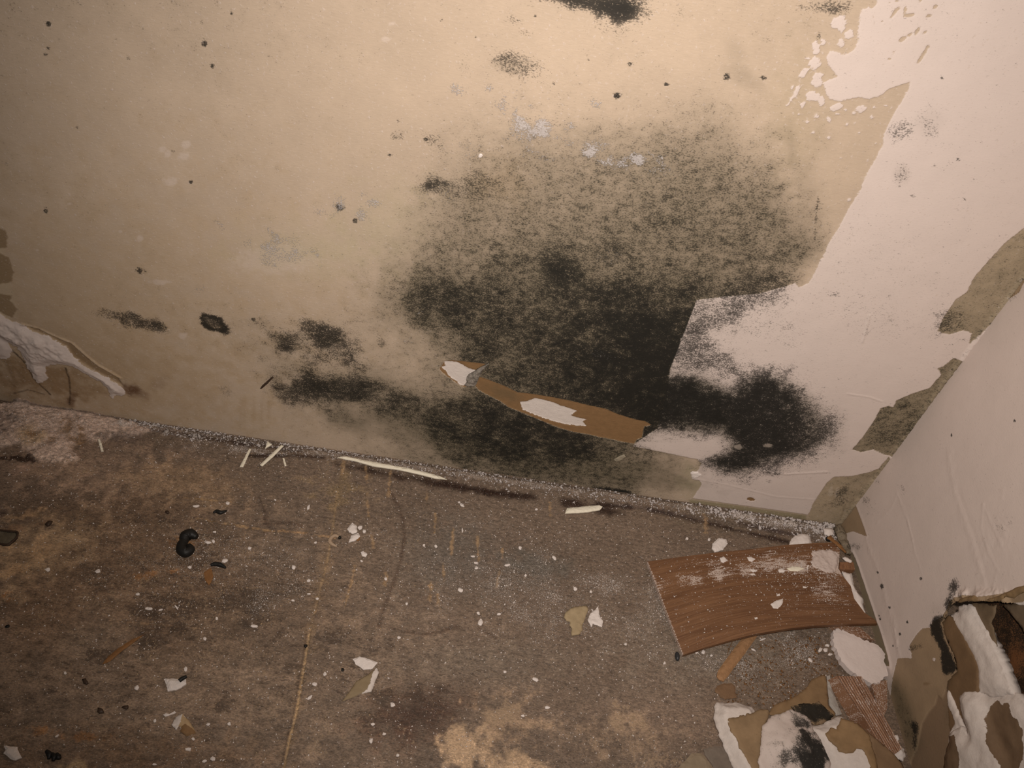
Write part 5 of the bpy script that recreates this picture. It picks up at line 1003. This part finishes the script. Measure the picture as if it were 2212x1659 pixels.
# grit heaped along the foot of the mouldy wall
bp = np.array([on_floor(x, y)[:2] for x, y in base])
def along(n, t0, t1, w0, w1, r):
    t = r.uniform(t0, t1, n); x = np.interp(t, np.linspace(0, 1, len(bp)), bp[:, 0]); return x, -np.abs(r.normal(0, 1, n)) * np.interp(t, [t0, t1], [w0, w1]) - .0012
xs, ys = along(4300, .20, .985, .0036, .0085, R); x2, y2 = along(300, .80, .985, .006, .010, R); xs = np.concatenate([xs, x2]); ys = np.concatenate([ys, y2])
hh = .0022 * np.exp(ys / .004)
scatter('plaster_grit', np.stack([xs, ys, hh * R.uniform(0, 1, len(xs))], 1), np.concatenate([.0003 + .0011 * R.uniform(0, 1, len(xs) - 300) ** 3, R.uniform(.0008, .0022, 300)]), plain_mat('grey_white_grit', (.50, .45, .43), .3, 900), 'line of pale plaster grit along the foot of the mouldy wall', 'grit', .7, 6, 2.6)
xs = R.uniform(0, 1, 800); ys = R.uniform(0, 1, 800)
pp = np.array([on_floor(1530 + 330 * a + 20 * b, 1150 + 1 * a + 40 + (330 * b)) for a, b in zip(xs, ys)]); keep = (pp[:, 0] < -.012) & (pp[:, 1] > -.2)
pz = np.array([on_floor(1570 + 240 * a, 1375 + 150 * b) for a, b in zip(xs, ys)]); pp = np.concatenate([pp[keep][:160], pz[pz[:, 0] < -.012]]); pp[:, 2] = .0002
scatter('wood_crumbs', pp, .0003 + .0008 * R.uniform(0, 1, len(pp)) ** 2, M_RUST, 'reddish-brown wood crumbs strewn between the board and the drywall rubble', 'crumbs', .6, 7, 3)
# powder lying on the board
def bgrid(n, f):
    out = []
    while len(out) < n:
        s, t = R.uniform(.02, .97), R.uniform(.03, .97)
        if R.uniform() < f(*board_px(s, t)): out.append(board_pt(s, t, .0005))
    return np.array(out)
pb = bgrid(1500, lambda x, y: .10 + .9 * math.exp(-((x - 1760) / 110) ** 2 - ((y - 1225) / 50) ** 2) + .5 * math.exp(-((x - 1640) / 90) ** 2 - ((y - 1222) / 18) ** 2))
scatter('plaster_powder', pb, .0002 + .0007 * R.uniform(0, 1, len(pb)) ** 4, M_WHITE, 'white plaster powder sprinkled on the brown board', 'powder', .6, 8, 1.6)
hz = on_board(1785, 1215)
o = flake('powder_heap', C6([(490, 560), (520, 525), (600, 508), (700, 508), (780, 530), (812, 570), (800, 610), (785, 680), (770, 745), (720, 765), (670, 768), (600, 740), (545, 720), (500, 690), (485, 640), (520, 600)]), hz + .0016, .0028, M_WHITE, None, .0009, .9, .0009, .004, seed=120, round_=.8, smooth=True)
o.data.materials[0] = plain_mat('pinkish_powder', (.52, .43, .385), .2, 700); tag(o, 'heap of pinkish white plaster powder on the board near the corner', 'powder', kind='stuff')
